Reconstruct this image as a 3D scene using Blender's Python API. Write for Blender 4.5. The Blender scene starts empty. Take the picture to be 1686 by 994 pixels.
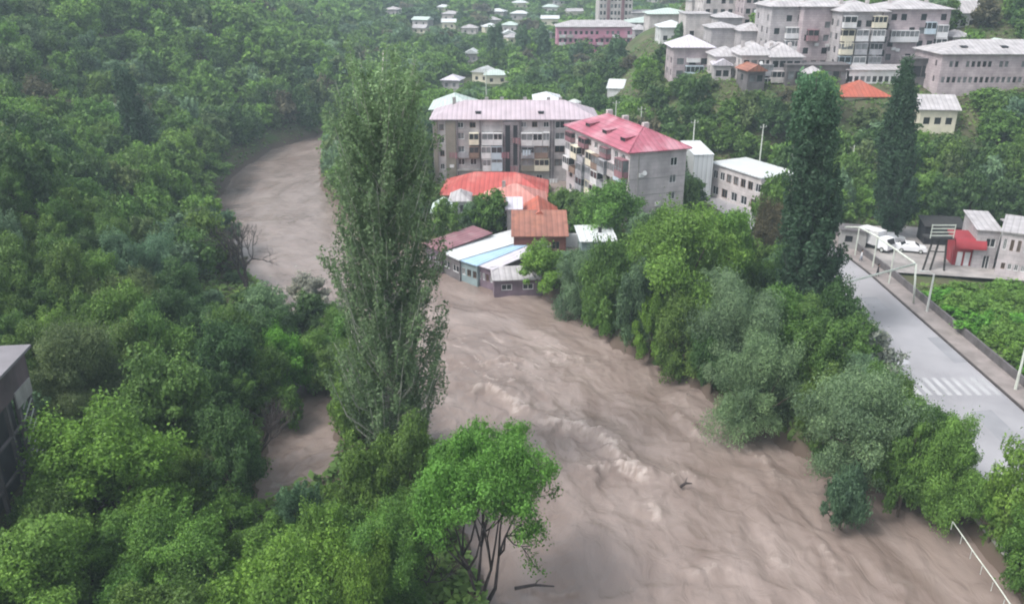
import bpy, bmesh, math, random
import numpy as np
from mathutils import Vector, Matrix
R = math.radians
random.seed(7)
rng = np.random.default_rng(11)
SC = bpy.context.scene
COL = SC.collection

# ------------------------------------------------------------------ camera
CH, PITCH, FPX = 44.0, R(22.0), 1400.0
CP, SP = math.cos(PITCH), math.sin(PITCH)
cam_d = bpy.data.cameras.new('camera'); cam = bpy.data.objects.new('camera', cam_d); COL.objects.link(cam)
cam.location = (0, 0, CH); cam.rotation_euler = (R(90) - PITCH, 0, 0)
cam_d.sensor_width = 36; cam_d.lens = FPX / 1686 * 36; cam_d.clip_end = 6000; cam_d.clip_start = .5
SC.camera = cam
# ------------------------------------------------------------------ world, sun, exposure
SUN_EL, SUN_AZ = R(55), R(-112)          # azimuth measured from +Y towards +X
w = bpy.data.worlds.new('World'); SC.world = w; w.use_nodes = True
nt = w.node_tree; bg = nt.nodes['Background']
sky = nt.nodes.new('ShaderNodeTexSky'); sky.sky_type = 'NISHITA'; sky.sun_disc = False
sky.sun_elevation = SUN_EL; sky.sun_rotation = SUN_AZ; sky.air_density = 1.2; sky.dust_density = 4; sky.ozone_density = 1
hs = nt.nodes.new('ShaderNodeHueSaturation'); hs.inputs['Saturation'].default_value = .35
nt.links.new(sky.outputs[0], hs.inputs['Color']); nt.links.new(hs.outputs[0], bg.inputs[0]); bg.inputs[1].default_value = .13
sl = bpy.data.lights.new('sun', 'SUN'); sun = bpy.data.objects.new('sun', sl); COL.objects.link(sun)
sl.energy = 1.3; sl.angle = R(16); sl.color = (1, .97, .93)
sd = Vector((math.sin(SUN_AZ) * math.cos(SUN_EL), math.cos(SUN_AZ) * math.cos(SUN_EL), math.sin(SUN_EL)))
sun.rotation_euler = sd.to_track_quat('Z', 'Y').to_euler()
vs = SC.view_settings; vs.view_transform = 'Standard'; vs.look = 'None'; vs.exposure = 1.32; vs.gamma = 1; vs.use_curve_mapping = False
SC.render.engine = 'CYCLES'
SC.cycles.max_bounces = 5; SC.cycles.diffuse_bounces = 3; SC.cycles.transparent_max_bounces = 4; SC.cycles.volume_bounces = 0
try: SC.cycles.filter_width = 2.0
except Exception: pass

# ------------------------------------------------------------------ projection helpers
def P(u, v, z=0.0):                      # point of the plane z seen at a pixel of the 1686x994 photograph
    a = (u - 843) / FPX; b = (497 - v) / FPX
    d = Vector((a, CP + b * SP, -SP + b * CP)); t = (z - CH) / d.z
    return Vector((a * t, d.y * t, z))
def PD(u, v, y):                         # point at distance y
    a = (u - 843) / FPX; b = (497 - v) / FPX
    t = y / (CP + b * SP)
    return Vector((a * t, y, CH + (-SP + b * CP) * t))
def proj(x, y, z):
    dz = z - CH; dep = y * CP - dz * SP; up = y * SP + dz * CP
    return 843 + FPX * x / dep, 497 - FPX * up / dep, dep

# ------------------------------------------------------------------ noise
_perm = rng.random((256, 256))
def vnoise(x, y):
    x = np.asarray(x, float); y = np.asarray(y, float)
    xi = np.floor(x).astype(int); yi = np.floor(y).astype(int); fx = x - xi; fy = y - yi
    fx = fx * fx * (3 - 2 * fx); fy = fy * fy * (3 - 2 * fy)
    a = _perm[xi % 256, yi % 256]; b = _perm[(xi + 1) % 256, yi % 256]; c = _perm[xi % 256, (yi + 1) % 256]; d = _perm[(xi + 1) % 256, (yi + 1) % 256]
    return (a * (1 - fx) + b * fx) * (1 - fy) + (c * (1 - fx) + d * fx) * fy
def fbm(x, y, o=4):
    s = 0; am = .5
    for i in range(o): s = s + am * vnoise(x * 2 ** i + 17 * i, y * 2 ** i + 31 * i); am *= .5
    return s
def sstep(a, b, x): t = np.clip((x - a) / (b - a), 0, 1); return t * t * (3 - 2 * t)

# ------------------------------------------------------------------ river outline, terrain
def W2(l): return np.array([(lambda p: (p.x, p.y))(P(u, v)) for u, v in l])
LBANK = [(860, 1400), (850, 1150), (815, 1000), (760, 850), (715, 740), (640, 650), (590, 580), (540, 545), (495, 535), (440, 478), (385, 425), (352, 345), (385, 290), (450, 246), (535, 222), (600, 208), (690, 190), (760, 172)]
RBANK = [(790, 172), (720, 195), (640, 218), (560, 240), (522, 268), (526, 310), (560, 350), (640, 390), (700, 418), (740, 452), (800, 468), (850, 476), (925, 496), (1000, 570), (1100, 612), (1165, 660), (1250, 712), (1390, 800), (1560, 850), (1672, 994), (1760, 1150), (1900, 1400)]
RIV = np.vstack([W2(LBANK), W2(RBANK)])
ARM = W2([(500, 590), (535, 630), (552, 735), (520, 800), (425, 838), (448, 715), (478, 640)])
def poly_sd(px, py, poly):
    px = np.asarray(px, float); py = np.asarray(py, float)
    d = np.full(px.shape, 1e9); ins = np.zeros(px.shape, bool); n = len(poly)
    for i in range(n):
        x0, y0 = poly[i]; x1, y1 = poly[(i + 1) % n]; ex, ey = x1 - x0, y1 - y0
        t = np.clip(((px - x0) * ex + (py - y0) * ey) / (ex * ex + ey * ey + 1e-9), 0, 1)
        d = np.minimum(d, (px - x0 - t * ex) ** 2 + (py - y0 - t * ey) ** 2)
        c = ((y0 > py) != (y1 > py)) & (px < ex * (py - y0) / (ey + 1e-12) + x0); ins ^= c
    d = np.sqrt(d); return np.where(ins, -d, d)
_fl = [P(u, v) for u, v in [(400, 850), (425, 790), (440, 700), (465, 610), (490, 540), (435, 478), (380, 425), (346, 345), (380, 290), (450, 246), (600, 205), (660, 190)]]
FY = np.array([0, 40] + [p.y for p in _fl] + [300, 400, 600, 1500]); FX = np.array([-24, -24] + [p.x for p in _fl] + [-46, -55, -62, -90])
_o = np.argsort(FY); FY = FY[_o]; FX = FX[_o]
def road_x(y): return np.interp(y, [0, 112, 130, 150, 175, 200], [45.3, 45.3, 44.3, 40.5, 35.5, 33])
def river_sd(x, y): return np.minimum(poly_sd(x, y, RIV), poly_sd(x, y, ARM))
def ground(x, y):
    x = np.asarray(x, float); y = np.asarray(y, float)
    sd = river_sd(x, y)
    s = np.maximum(np.interp(y, FY, FX) - x, 0)
    base = 2.6 + .03 * np.maximum(y - 220, 0) + .16 * np.maximum(y - 560, 0)
    isl = (x < np.interp(y, [0, 60, 80, 110, 140, 170, 400], [12, 8, 5, -2, -20, -20, -40]))
    base = np.where(isl & (s < 30), 1.3 + 1.3 * sstep(110, 150, y) + .03 * np.maximum(y - 220, 0) + .16 * np.maximum(y - 560, 0), base)
    left = .24 * np.minimum(s, 16) + .46 * np.maximum(s - 16, 0)
    left = left * (1 - .25 * sstep(250, 500, y))
    rw = sstep(16, 44, x - .6 * np.maximum(y - 275, 0))
    start = np.interp(x, [30, 50, 90, 140], [152, 142, 134, 120])
    right = rw * (17 * sstep(0, 44, y - start) + .3 * np.maximum(y - start - 46, 0) * np.interp(x, [50, 95], [.1, 1.0]) + .14 * np.maximum(x - 95, 0) * sstep(120, 170, y))
    z = base + left + right
    z = z + (fbm(x / 22, y / 22, 4) - .47) * np.clip(2 + s * .06 - right * .03, 0, 7) * sstep(2, 14, sd) * (1 - np.exp(-((x - road_x(y)) / 14) ** 2) * (y < 190))
    # keep the town floor and the road shelf flat
    rx = road_x(y); fl = (1 - sstep(12, 18, np.abs(x - rx - 3))) * (1 - sstep(150, 166, y))
    z = z * (1 - fl) + (2.9 + .0 * y) * fl
    bank = np.clip(sd * 1.05, 0, 50)
    z = np.where(sd > 0, np.minimum(z, bank - .15 + .3 * fbm(x, y, 2)), -1.5)
    return z
def gz(x, y): return float(ground(np.array([x]), np.array([y]))[0])
_t = np.arange(30, 1100, .6)
def G(u, v):                             # ground point seen at a pixel
    a = (u - 843) / FPX; b = (497 - v) / FPX
    X = a * _t; Y = (CP + b * SP) * _t; Z = CH + (-SP + b * CP) * _t
    g = np.maximum(ground(X, Y), 0); k = np.nonzero(Z <= g)[0]
    k = k[0] if len(k) else len(_t) - 1
    return Vector((X[k], Y[k], g[k]))

# ------------------------------------------------------------------ materials
MATS = {}
def pmat(name, col, rough=.8, var=.25, scale=1.0, bump=0.0, metal=0.0, spec=.3, stain=None, st_amt=.5, wave=0, coords='Object'):
    if name in MATS: return MATS[name]
    m = bpy.data.materials.new(name); m.use_nodes = True; n = m.node_tree; p = n.nodes['Principled BSDF']; MATS[name] = m
    tc = n.nodes.new('ShaderNodeTexCoord'); no = n.nodes.new('ShaderNodeTexNoise'); no.inputs['Scale'].default_value = scale; no.inputs['Detail'].default_value = 6
    n.links.new(tc.outputs[coords], no.inputs['Vector'])
    r = n.nodes.new('ShaderNodeMapRange'); r.inputs[1].default_value = .3; r.inputs[2].default_value = .7; r.inputs[3].default_value = 1 - var; r.inputs[4].default_value = 1 + var * .6
    n.links.new(no.outputs[0], r.inputs[0])
    mx = n.nodes.new('ShaderNodeMix'); mx.data_type = 'RGBA'; mx.blend_type = 'MULTIPLY'; mx.inputs[0].default_value = 1
    mx.inputs[6].default_value = (*col, 1); n.links.new(r.outputs[0], mx.inputs[7]); out = mx.outputs[2]
    if stain:
        n2 = n.nodes.new('ShaderNodeTexNoise'); n2.inputs['Scale'].default_value = scale * .6; n2.inputs['Detail'].default_value = 8
        mp = n.nodes.new('ShaderNodeMapping'); mp.inputs['Scale'].default_value = (1.5, 1.5, .35); mp.inputs['Location'].default_value = (7, 3, 1)
        n.links.new(tc.outputs[coords], mp.inputs[0]); n.links.new(mp.outputs[0], n2.inputs['Vector'])
        r2 = n.nodes.new('ShaderNodeMapRange'); r2.inputs[1].default_value = .48; r2.inputs[2].default_value = .66; r2.inputs[3].default_value = 0; r2.inputs[4].default_value = st_amt
        n.links.new(n2.outputs[0], r2.inputs[0])
        m2 = n.nodes.new('ShaderNodeMix'); m2.data_type = 'RGBA'; n.links.new(r2.outputs[0], m2.inputs[0]); n.links.new(out, m2.inputs[6]); m2.inputs[7].default_value = (*stain, 1); out = m2.outputs[2]
    n.links.new(out, p.inputs['Base Color'])
    p.inputs['Roughness'].default_value = rough; p.inputs['Metallic'].default_value = metal; p.inputs['Specular IOR Level'].default_value = spec
    if bump or wave:
        b = n.nodes.new('ShaderNodeBump'); b.inputs['Strength'].default_value = .6; b.inputs['Distance'].default_value = bump or .05
        if wave:
            wv = n.nodes.new('ShaderNodeTexWave'); wv.inputs['Scale'].default_value = wave * .15; wv.bands_direction = 'X'; wv.inputs['Distortion'].default_value = 0
            n.links.new(tc.outputs[coords], wv.inputs[0]); n.links.new(wv.outputs[1], b.inputs['Height']); lr_ = n.nodes.new('ShaderNodeMapRange'); lr_.inputs[1].default_value = .0; lr_.inputs[2].default_value = .14; lr_.inputs[3].default_value = .72; n.links.new(wv.outputs[1], lr_.inputs[0]); sm = n.nodes.new('ShaderNodeMix'); sm.data_type = 'RGBA'; sm.blend_type = 'MULTIPLY'; sm.inputs[0].default_value = 1; n.links.new(out, sm.inputs[6]); n.links.new(lr_.outputs[0], sm.inputs[7]); n.links.new(sm.outputs[2], p.inputs['Base Color'])
        else: n.links.new(no.outputs[0], b.inputs['Height'])
        n.links.new(b.outputs[0], p.inputs['Normal'])
    return m
def brickmat(name, c1, c2, mortar, sx=.9, sy=.4):
    if name in MATS: return MATS[name]
    m = pmat(name, c1, .9, .25, .5, stain=tuple(.6 * c for c in c1), st_amt=.45); n = m.node_tree; p = n.nodes['Principled BSDF']
    src = p.inputs['Base Color'].links[0].from_socket
    g = n.nodes.new('ShaderNodeNewGeometry'); tc = n.nodes.new('ShaderNodeTexCoord'); sep = n.nodes.new('ShaderNodeSeparateXYZ'); n.links.new(tc.outputs['Object'], sep.inputs[0])
    ad = n.nodes.new('ShaderNodeMath'); ad.operation = 'ADD'; n.links.new(sep.outputs[0], ad.inputs[0]); n.links.new(sep.outputs[1], ad.inputs[1])
    cb = n.nodes.new('ShaderNodeCombineXYZ'); n.links.new(ad.outputs[0], cb.inputs[0]); n.links.new(sep.outputs[2], cb.inputs[1])
    br = n.nodes.new('ShaderNodeTexBrick'); n.links.new(cb.outputs[0], br.inputs['Vector']); br.inputs['Scale'].default_value = 1
    br.inputs['Brick Width'].default_value = sx; br.inputs['Row Height'].default_value = sy; br.inputs['Mortar Size'].default_value = .03
    br.inputs['Color1'].default_value = (1, 1, 1, 1); br.inputs['Color2'].default_value = (*[b / a for a, b in zip(c1, c2)], 1); br.inputs['Mortar'].default_value = (*[b / a for a, b in zip(c1, mortar)], 1)
    mx = n.nodes.new('ShaderNodeMix'); mx.data_type = 'RGBA'; mx.blend_type = 'MULTIPLY'; mx.inputs[0].default_value = .9
    n.links.new(src, mx.inputs[6]); n.links.new(br.outputs[0], mx.inputs[7]); n.links.new(mx.outputs[2], p.inputs['Base Color'])
    return m
M_glass = pmat('window_glass', (.03, .035, .04), .15, .3, .7, spec=.5)
M_glass2 = pmat('curtained_glass', (.16, .17, .18), .3, .5, .9, spec=.5)
M_white = pmat('white_paint', (.6, .6, .61), .6, .15, .8, stain=(.42, .41, .4))
M_cream = pmat('cream_paint', (.62, .58, .46), .7, .15, .8, stain=(.4, .38, .33))
M_frame = pmat('window_frame', (.6, .6, .6), .5, .1)
M_brown = pmat('brown_boards', (.2, .14, .11), .8, .25)
M_blueb = pmat('pale_blue_boards', (.42, .5, .56), .6, .15)
M_greyb = pmat('grey_boards', (.3, .3, .32), .7, .25)
M_dark = pmat('dark_void', (.025, .025, .03), .9, .2)
M_blockA = brickmat('grey_block_wall', (.43, .4, .4), (.36, .34, .345), (.31, .29, .29), 1.3, .65)
M_blockB = brickmat('lilac_block_wall', (.5, .45, .46), (.45, .41, .42), (.38, .35, .36), 1.3, .65)
M_olive = pmat('olive_brown_render', (.21, .19, .16), .9, .2, .6)
M_stair = brickmat('dark_tuff_wall', (.25, .22, .235), (.2, .18, .19), (.12, .11, .11), .8, .4)
M_tuff = brickmat('pinkish_tuff_wall', (.43, .365, .38), (.37, .31, .33), (.3, .26, .28), 1.1, .5)
M_tuff2 = brickmat('grey_tuff_wall', (.42, .39, .4), (.36, .34, .35), (.29, .27, .28), 1.1, .5)
M_tuff3 = brickmat('pale_tuff_wall', (.54, .5, .49), (.47, .43, .43), (.39, .36, .36), 1.1, .5)
M_concrete = pmat('concrete', (.32, .31, .3), .9, .25, .7, .03, stain=(.2, .19, .18))
M_dconc = pmat('dark_weathered_concrete', (.13, .12, .125), .9, .35, .7, .03, stain=(.06, .055, .05))
M_rpink = pmat('pale_pink_metal_roof', (.44, .37, .41), .5, .15, .35, wave=2.2, spec=.4, stain=(.42, .34, .37))
M_rmag = pmat('magenta_red_metal_roof', (.36, .1, .14), .5, .2, .3, wave=2.2, spec=.4, stain=(.46, .24, .28), st_amt=.8)
M_rred = pmat('red_metal_roof', (.42, .085, .075), .55, .2, .4, wave=2.5, spec=.3, stain=(.5, .22, .19))
M_rpale = pmat('faded_pink_red_roof', (.5, .22, .19), .55, .15, .4, wave=2.5, spec=.3, stain=(.6, .36, .32))
M_rorange = pmat('orange_red_roof', (.38, .1, .065), .6, .2, .5, wave=2.5, stain=(.3, .12, .09))
M_rust = pmat('rusty_brown_roof', (.27, .12, .09), .7, .3, .5, wave=2.5, stain=(.38, .16, .1))
M_maroon = pmat('maroon_roof', (.24, .12, .14), .6, .25, .6, wave=2.5, stain=(.3, .22, .22))
M_rwhite = pmat('white_metal_roof', (.58, .6, .61), .45, .08, .4, wave=2.5, spec=.4)
M_rblue = pmat('pale_blue_roof', (.36, .52, .68), .45, .12, .4, wave=2.5, spec=.4)
M_rlil = pmat('pale_lilac_roof', (.55, .52, .58), .5, .12, .5, wave=2.5, stain=(.45, .4, .42))
M_rgrey = pmat('grey_slate_roof', (.4, .38, .39), .65, .28, .6, wave=2.5, stain=(.36, .34, .34))
M_rmint = pmat('pale_mint_roof', (.45, .53, .49), .5, .1, .5, wave=2.5, spec=.4)
M_steel = pmat('galvanised_steel', (.5, .52, .5), .5, .15, 2, metal=.2)
M_pipe = pmat('pale_painted_pipe', (.55, .58, .52), .5, .12, 2, stain=(.4, .42, .36))
M_dsteel = pmat('dark_steel', (.03, .028, .027), .6, .3, 2)
M_redp = pmat('bright_red_paint', (.28, .035, .045), .5, .15, 1)
M_teal = pmat('blue_green_grey_wall', (.22, .28, .29), .8, .2, .6)
M_purple = pmat('purple_grey_boards', (.16, .12, .15), .8, .3, .8)
M_tyre = pmat('tyre_rubber', (.02, .02, .02), .9, .2)
M_carw = pmat('white_car_paint', (.75, .76, .78), .25, .04, spec=.6)
M_cars = pmat('silver_car_paint', (.3, .31, .33), .3, .04, spec=.6)
M_skin = pmat('skin', (.45, .28, .2), .6, .1); M_shirt = pmat('pale_shirt', (.7, .7, .72), .8, .1); M_trous = pmat('grey_trousers', (.25, .26, .3), .8, .1); M_dcloth = pmat('black_cloth', (.02, .02, .025), .9, .2); M_hair = pmat('dark_hair', (.02, .015, .012), .7, .2)
M_bark = pmat('grey_brown_bark', (.09, .07, .055), .95, .4, 3, .03)
M_barkp = pmat('pale_poplar_bark', (.42, .42, .36), .9, .3, 3, .02)
M_barkd = pmat('dark_wet_bark', (.05, .04, .04), .9, .4, 3, .02)

def leafmat():
    m = bpy.data.materials.new('foliage'); m.use_nodes = True; n = m.node_tree; p = n.nodes['Principled BSDF']
    oi = n.nodes.new('ShaderNodeObjectInfo'); at = n.nodes.new('ShaderNodeAttribute'); at.attribute_name = 'tint'
    mx = n.nodes.new('ShaderNodeMix'); mx.data_type = 'RGBA'; mx.blend_type = 'MULTIPLY'; mx.inputs[0].default_value = 1
    n.links.new(oi.outputs['Color'], mx.inputs[6]); n.links.new(at.outputs['Color'], mx.inputs[7]); n.links.new(mx.outputs[2], p.inputs['Base Color'])
    p.inputs['Roughness'].default_value = .55; p.inputs['Specular IOR Level'].default_value = .25
    tr = n.nodes.new('ShaderNodeBsdfTranslucent'); n.links.new(mx.outputs[2], tr.inputs[0])
    ms = n.nodes.new('ShaderNodeMixShader'); ms.inputs[0].default_value = .42
    n.links.new(p.outputs[0], ms.inputs[1]); n.links.new(tr.outputs[0], ms.inputs[2]); n.links.new(ms.outputs[0], n.nodes['Material Output'].inputs[0])
    return m
M_leaf = leafmat()

# ------------------------------------------------------------------ object helpers
def link(o, parent=None):
    COL.objects.link(o)
    if parent is not None: o.parent = parent
    return o
def empty(name, loc, rz=0, label=None, cat=None, group=None):
    o = link(bpy.data.objects.new(name, None)); o.location = loc; o.rotation_euler = (0, 0, rz); o.empty_display_size = .5
    if label: o['label'] = label; o['category'] = cat
    if group: o['group'] = group
    return o
def tag(o, label, cat, group=None):
    o['label'] = label; o['category'] = cat
    if group: o['group'] = group
    return o
class MB:
    def __init__(s): s.v = []; s.f = []
    def poly(s, pts): i = len(s.v); s.v += [tuple(p) for p in pts]; s.f.append(tuple(range(i, i + len(pts))))
    def box(s, x0, x1, y0, y1, z0, z1):
        i = len(s.v); s.v += [(x, y, z) for z in (z0, z1) for x, y in ((x0, y0), (x1, y0), (x1, y1), (x0, y1))]
        s.f += [tuple(i + k for k in q) for q in ((3, 2, 1, 0), (4, 5, 6, 7), (0, 1, 5, 4), (1, 2, 6, 5), (2, 3, 7, 6), (3, 0, 4, 7))]
        return s
    def tube(s, pts, rad, n=6, cap=True):
        pts = [Vector(p) for p in pts]; rad = rad if hasattr(rad, '__len__') else [rad] * len(pts); base = len(s.v)
        for k, p in enumerate(pts):
            d = (pts[min(k + 1, len(pts) - 1)] - pts[max(k - 1, 0)]).normalized()
            a = d.orthogonal() if k == 0 else (pa - d * pa.dot(d)); a = a.normalized(); pa = a; b = d.cross(a)
            for j in range(n):
                t = 2 * math.pi * j / n; s.v.append(tuple(p + (a * math.cos(t) + b * math.sin(t)) * rad[k]))
        for k in range(len(pts) - 1):
            for j in range(n):
                j2 = (j + 1) % n; s.f.append((base + k * n + j, base + k * n + j2, base + (k + 1) * n + j2, base + (k + 1) * n + j))
        if cap: s.f.append(tuple(base + j for j in range(n))[::-1]); s.f.append(tuple(base + (len(pts) - 1) * n + j for j in range(n)))
        return s
    def build(s, name, mat, parent=None, smooth=False):
        me = bpy.data.meshes.new(name); me.from_pydata(s.v, [], s.f); me.update()
        if smooth: me.polygons.foreach_set('use_smooth', [True] * len(me.polygons))
        me.materials.append(mat); return link(bpy.data.objects.new(name, me), parent)
def fast_mesh(name, V, F, mat, tint=None, smooth=False):
    me = bpy.data.meshes.new(name); V = np.ascontiguousarray(V, np.float32); F = np.ascontiguousarray(F, np.int32); k = F.shape[1]
    me.vertices.add(len(V)); me.vertices.foreach_set('co', V.ravel())
    me.loops.add(F.size); me.loops.foreach_set('vertex_index', F.ravel())
    me.polygons.add(len(F)); me.polygons.foreach_set('loop_start', np.arange(0, F.size, k, dtype=np.int32)); me.polygons.foreach_set('loop_total', np.full(len(F), k, np.int32))
    me.update(calc_edges=True); me.materials.append(mat)
    if tint is not None:
        a = me.attributes.new('tint', 'FLOAT_COLOR', 'POINT'); a.data.foreach_set('color', np.ascontiguousarray(np.c_[tint, np.ones(len(tint))], np.float32).ravel())
    if smooth: me.polygons.foreach_set('use_smooth', np.ones(len(F), bool))
    return me

# ------------------------------------------------------------------ ground sheet
gx_ = np.concatenate([-np.geomspace(900, 92, 40), np.arange(-90, 110, 1.25), np.geomspace(112, 1100, 40)])
gy_ = np.concatenate([np.linspace(-120, 20, 14), np.arange(24, 230, 1.25), np.arange(232, 420, 3.5), np.geomspace(424, 2600, 60)])
GX, GY = np.meshgrid(gx_, gy_); GZ = ground(GX.ravel(), GY.ravel()).reshape(GX.shape)
def grid_faces(ny, nx):
    i = np.arange(ny * nx).reshape(ny, nx); return np.stack([i[:-1, :-1], i[:-1, 1:], i[1:, 1:], i[1:, :-1]], -1).reshape(-1, 4)
M_ground = pmat('ground_soil_grass', (.085, .085, .045), .95, .45, .25, .1, stain=(.06, .1, .03), st_amt=.9)
n = M_ground.node_tree; p = n.nodes['Principled BSDF']; src = p.inputs['Base Color'].links[0].from_socket
ge = n.nodes.new('ShaderNodeNewGeometry'); se = n.nodes.new('ShaderNodeSeparateXYZ'); n.links.new(ge.outputs['Position'], se.inputs[0])
mr = n.nodes.new('ShaderNodeMapRange'); mr.inputs[1].default_value = .7; mr.inputs[2].default_value = 2.0; n.links.new(se.outputs[2], mr.inputs[0])
mm = n.nodes.new('ShaderNodeMix'); mm.data_type = 'RGBA'; n.links.new(mr.outputs[0], mm.inputs[0]); mm.inputs[6].default_value = (.1, .075, .06, 1); n.links.new(src, mm.inputs[7]); n.links.new(mm.outputs[2], p.inputs['Base Color'])
gme = fast_mesh('ground', np.c_[GX.ravel(), GY.ravel(), GZ.ravel()], grid_faces(*GX.shape), M_ground, smooth=True)
go = link(bpy.data.objects.new('ground', gme)); go['kind'] = 'structure'

# ------------------------------------------------------------------ river water
CL = np.array([(lambda p: (p.x, p.y))(P(u, v)) for u, v in [(760, 172), (640, 205), (520, 250), (440, 310), (450, 380), (530, 440), (660, 490), (820, 560), (960, 670), (1090, 830), (1160, 1000), (1200, 1300)]])
seg = np.diff(CL, axis=0); sl_ = np.hypot(*seg.T); cum = np.r_[0, np.cumsum(sl_)]
def flow(x, y):
    # smooth blend over segments
    sx = np.zeros_like(x); nx = np.zeros_like(x); wt = np.zeros_like(x)
    for i in range(len(seg)):
        t = np.clip(((x - CL[i, 0]) * seg[i, 0] + (y - CL[i, 1]) * seg[i, 1]) / sl_[i] ** 2, -.2, 1.2)
        px = CL[i, 0] + t * seg[i, 0]; py = CL[i, 1] + t * seg[i, 1]; d = np.hypot(x - px, y - py)
        sgn = ((x - CL[i, 0]) * seg[i, 1] - (y - CL[i, 1]) * seg[i, 0]) / sl_[i]
        ww = 1 / (d + 1) ** 4; sx += ww * (cum[i] + t * sl_[i]); nx += ww * sgn; wt += ww
    return sx / wt, nx / wt
wy = np.concatenate([np.arange(26, 60, .22), np.arange(60, 100, .3), np.arange(100, 150, .6), np.arange(150, 420, 2.5)])
wt_ = np.linspace(-1, 1, 460)
WY = np.repeat(wy[:, None], len(wt_), 1); WX = np.where(WY < 110, 12 + wt_[None, :] * 46, 0) + np.where(WY >= 110, (-18 + wt_[None, :] * 76), 0)
bl = sstep(90, 112, WY); WX = (12 + wt_[None, :] * 46) * (1 - bl) + (-18 + wt_[None, :] * 76) * bl
x = WX.ravel(); y = WY.ravel(); S, N = flow(x, y)
wx_ = fbm(x / 7, y / 7, 3) * 5; 
def warp(sv, nv, k): return fbm((S + wx_) / sv, (N + wx_ * .6) / nv, k)
near = 1 - sstep(95, 140, y)
rdg = lambda sv, nv, k, o: 1 - np.abs(2 * fbm((S + wx_) / sv + o, (N + wx_ * .6) / nv + o, k) / .94 - 1)
rip = (warp(6, 4.2, 3) - .47) * .8 + (rdg(3.2, 2.4, 3, 3) ** 3 - .4) * .22 + (fbm(x / .9, y / .9, 3) - .44) * .16 + (rdg(1.3, .9, 3, 13) ** 3 - .4) * .13 * (y < 105) * sstep(.35, .6, fbm(x / 9 + 70, y / 9, 2)) + (warp(17, 5, 2) - .4) * .7
hz = rip * (.35 + .65 * near)
foam = np.zeros_like(x)
def wave(pix, h, wd, fo, seed):
    """a standing wave: crest line traced on the water, steep on the near side, spilling foam along the crest"""
    global hz, foam
    pl = W2(pix); best = np.full(x.shape, 1e9); sg = np.zeros_like(x); tt = np.zeros_like(x); L = 0
    for i in range(len(pl) - 1):
        e = pl[i + 1] - pl[i]; l = np.hypot(*e); t = np.clip(((x - pl[i, 0]) * e[0] + (y - pl[i, 1]) * e[1]) / l ** 2, 0, 1)
        dx = x - pl[i, 0] - t * e[0]; dy = y - pl[i, 1] - t * e[1]; d = np.hypot(dx, dy); m = d < best
        best = np.where(m, d, best); sg = np.where(m, np.sign(e[0] * dy - e[1] * dx), sg); tt = np.where(m, L + t * l, tt); L += l
    dd = best * sg + (fbm(x / 3.2 + seed, y / 3.2, 4) - .45) * wd * 3.2 + (fbm(x / .9 + seed, y / .9, 3) - .45) * wd * 1.2
    env = np.minimum(1, np.minimum(tt, L - tt) / (L * .18) + .05); far = dd > 0
    hz += .75 * h * env * np.where(far, np.exp(-(dd / (wd * 1.6)) ** 2), np.exp(-(dd / (wd * .6)) ** 2)) * (.55 + .9 * fbm(x / 3.5 + seed, y / 3.5, 3))
    hz -= .35 * h * env * np.exp(-((dd + wd * 1.3) / (wd * .8)) ** 2)
    foam += fo * env * np.exp(-((dd - .05) / (wd * .55)) ** 2) * sstep(.36, .66, .55 * fbm(x / 1.4 + seed * 3, y / 1.1, 5) + .5 * fbm(x / .42, y / .42 + seed, 3))
wave([(765, 648), (800, 640), (850, 655), (885, 685)], .6, 1.1, .8, 1)
wave([(880, 700), (930, 695), (975, 712), (1025, 735), (1045, 765)], .8, 1.2, 1.4, 2)
wave([(960, 790), (1000, 765), (1050, 770), (1065, 800)], .75, 1.1, 1.6, 3)
wave([(1040, 830), (1065, 835), (1085, 860)], .35, .6, .9, 4)
wave([(1105, 800), (1130, 780), (1160, 800)], .4, .7, .5, 5)
wave([(1110, 640), (1150, 700), (1215, 745)], .3, 1.3, .25, 6)
wave([(1210, 715), (1250, 760), (1300, 810)], .3, 1.1, .35, 7)
wave([(880, 535), (905, 575), (960, 590)], .2, 1.3, .2, 8)
wave([(1330, 860), (1370, 910), (1390, 960)], .2, 1.0, .3, 9)
wave([(1130, 950), (1190, 930), (1230, 950)], .22, .9, .35, 10)
wave([(1390, 880), (1440, 930), (1500, 985)], .15, 1.1, .2, 11)
wave([(1240, 850), (1290, 905), (1320, 960)], .2, 1.1, .25, 12)
wave([(770, 600), (830, 590), (880, 600)], .25, .8, .3, 13)
wave([(850, 960), (900, 975), (960, 975)], .2, .5, .3, 14)
zone = sstep(.44, .6, fbm(x / 13 + 4, y / 13 + 8, 2) + .16 * np.exp(-((N - 1) / 9) ** 2) * near)
foam += .42 * sstep(.84, .99, rdg(4.5, 1.7, 4, 9)) * zone * sstep(.3, .6, fbm(x / 1.1, y / 1.1, 3)) * (.25 + .75 * near) * sstep(0, 2, -river_sd(x, y))
foam += .15 * sstep(.85, .99, rdg(2.2, 1.0, 3, 29)) * sstep(.5, .66, fbm(x / 8 + 40, y / 8, 2)) * near
foam = np.clip(foam * .8, 0, 1)
hz = np.where(foam > .1, hz + .12 * foam * fbm(x * 2.5, y * 2.5, 2), hz)
M_water = bpy.data.materials.new('muddy_flood_water'); M_water.use_nodes = True
n = M_water.node_tree; p = n.nodes['Principled BSDF']
at = n.nodes.new('ShaderNodeAttribute'); at.attribute_name = 'flow'; at2 = n.nodes.new('ShaderNodeAttribute'); at2.attribute_name = 'foam'
no = n.nodes.new('ShaderNodeTexNoise'); mp = n.nodes.new('ShaderNodeMapping'); mp.inputs['Scale'].default_value = (.1, .2, 1); n.links.new(at.outputs['Vector'], mp.inputs[0]); n.links.new(mp.outputs[0], no.inputs['Vector'])
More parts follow.
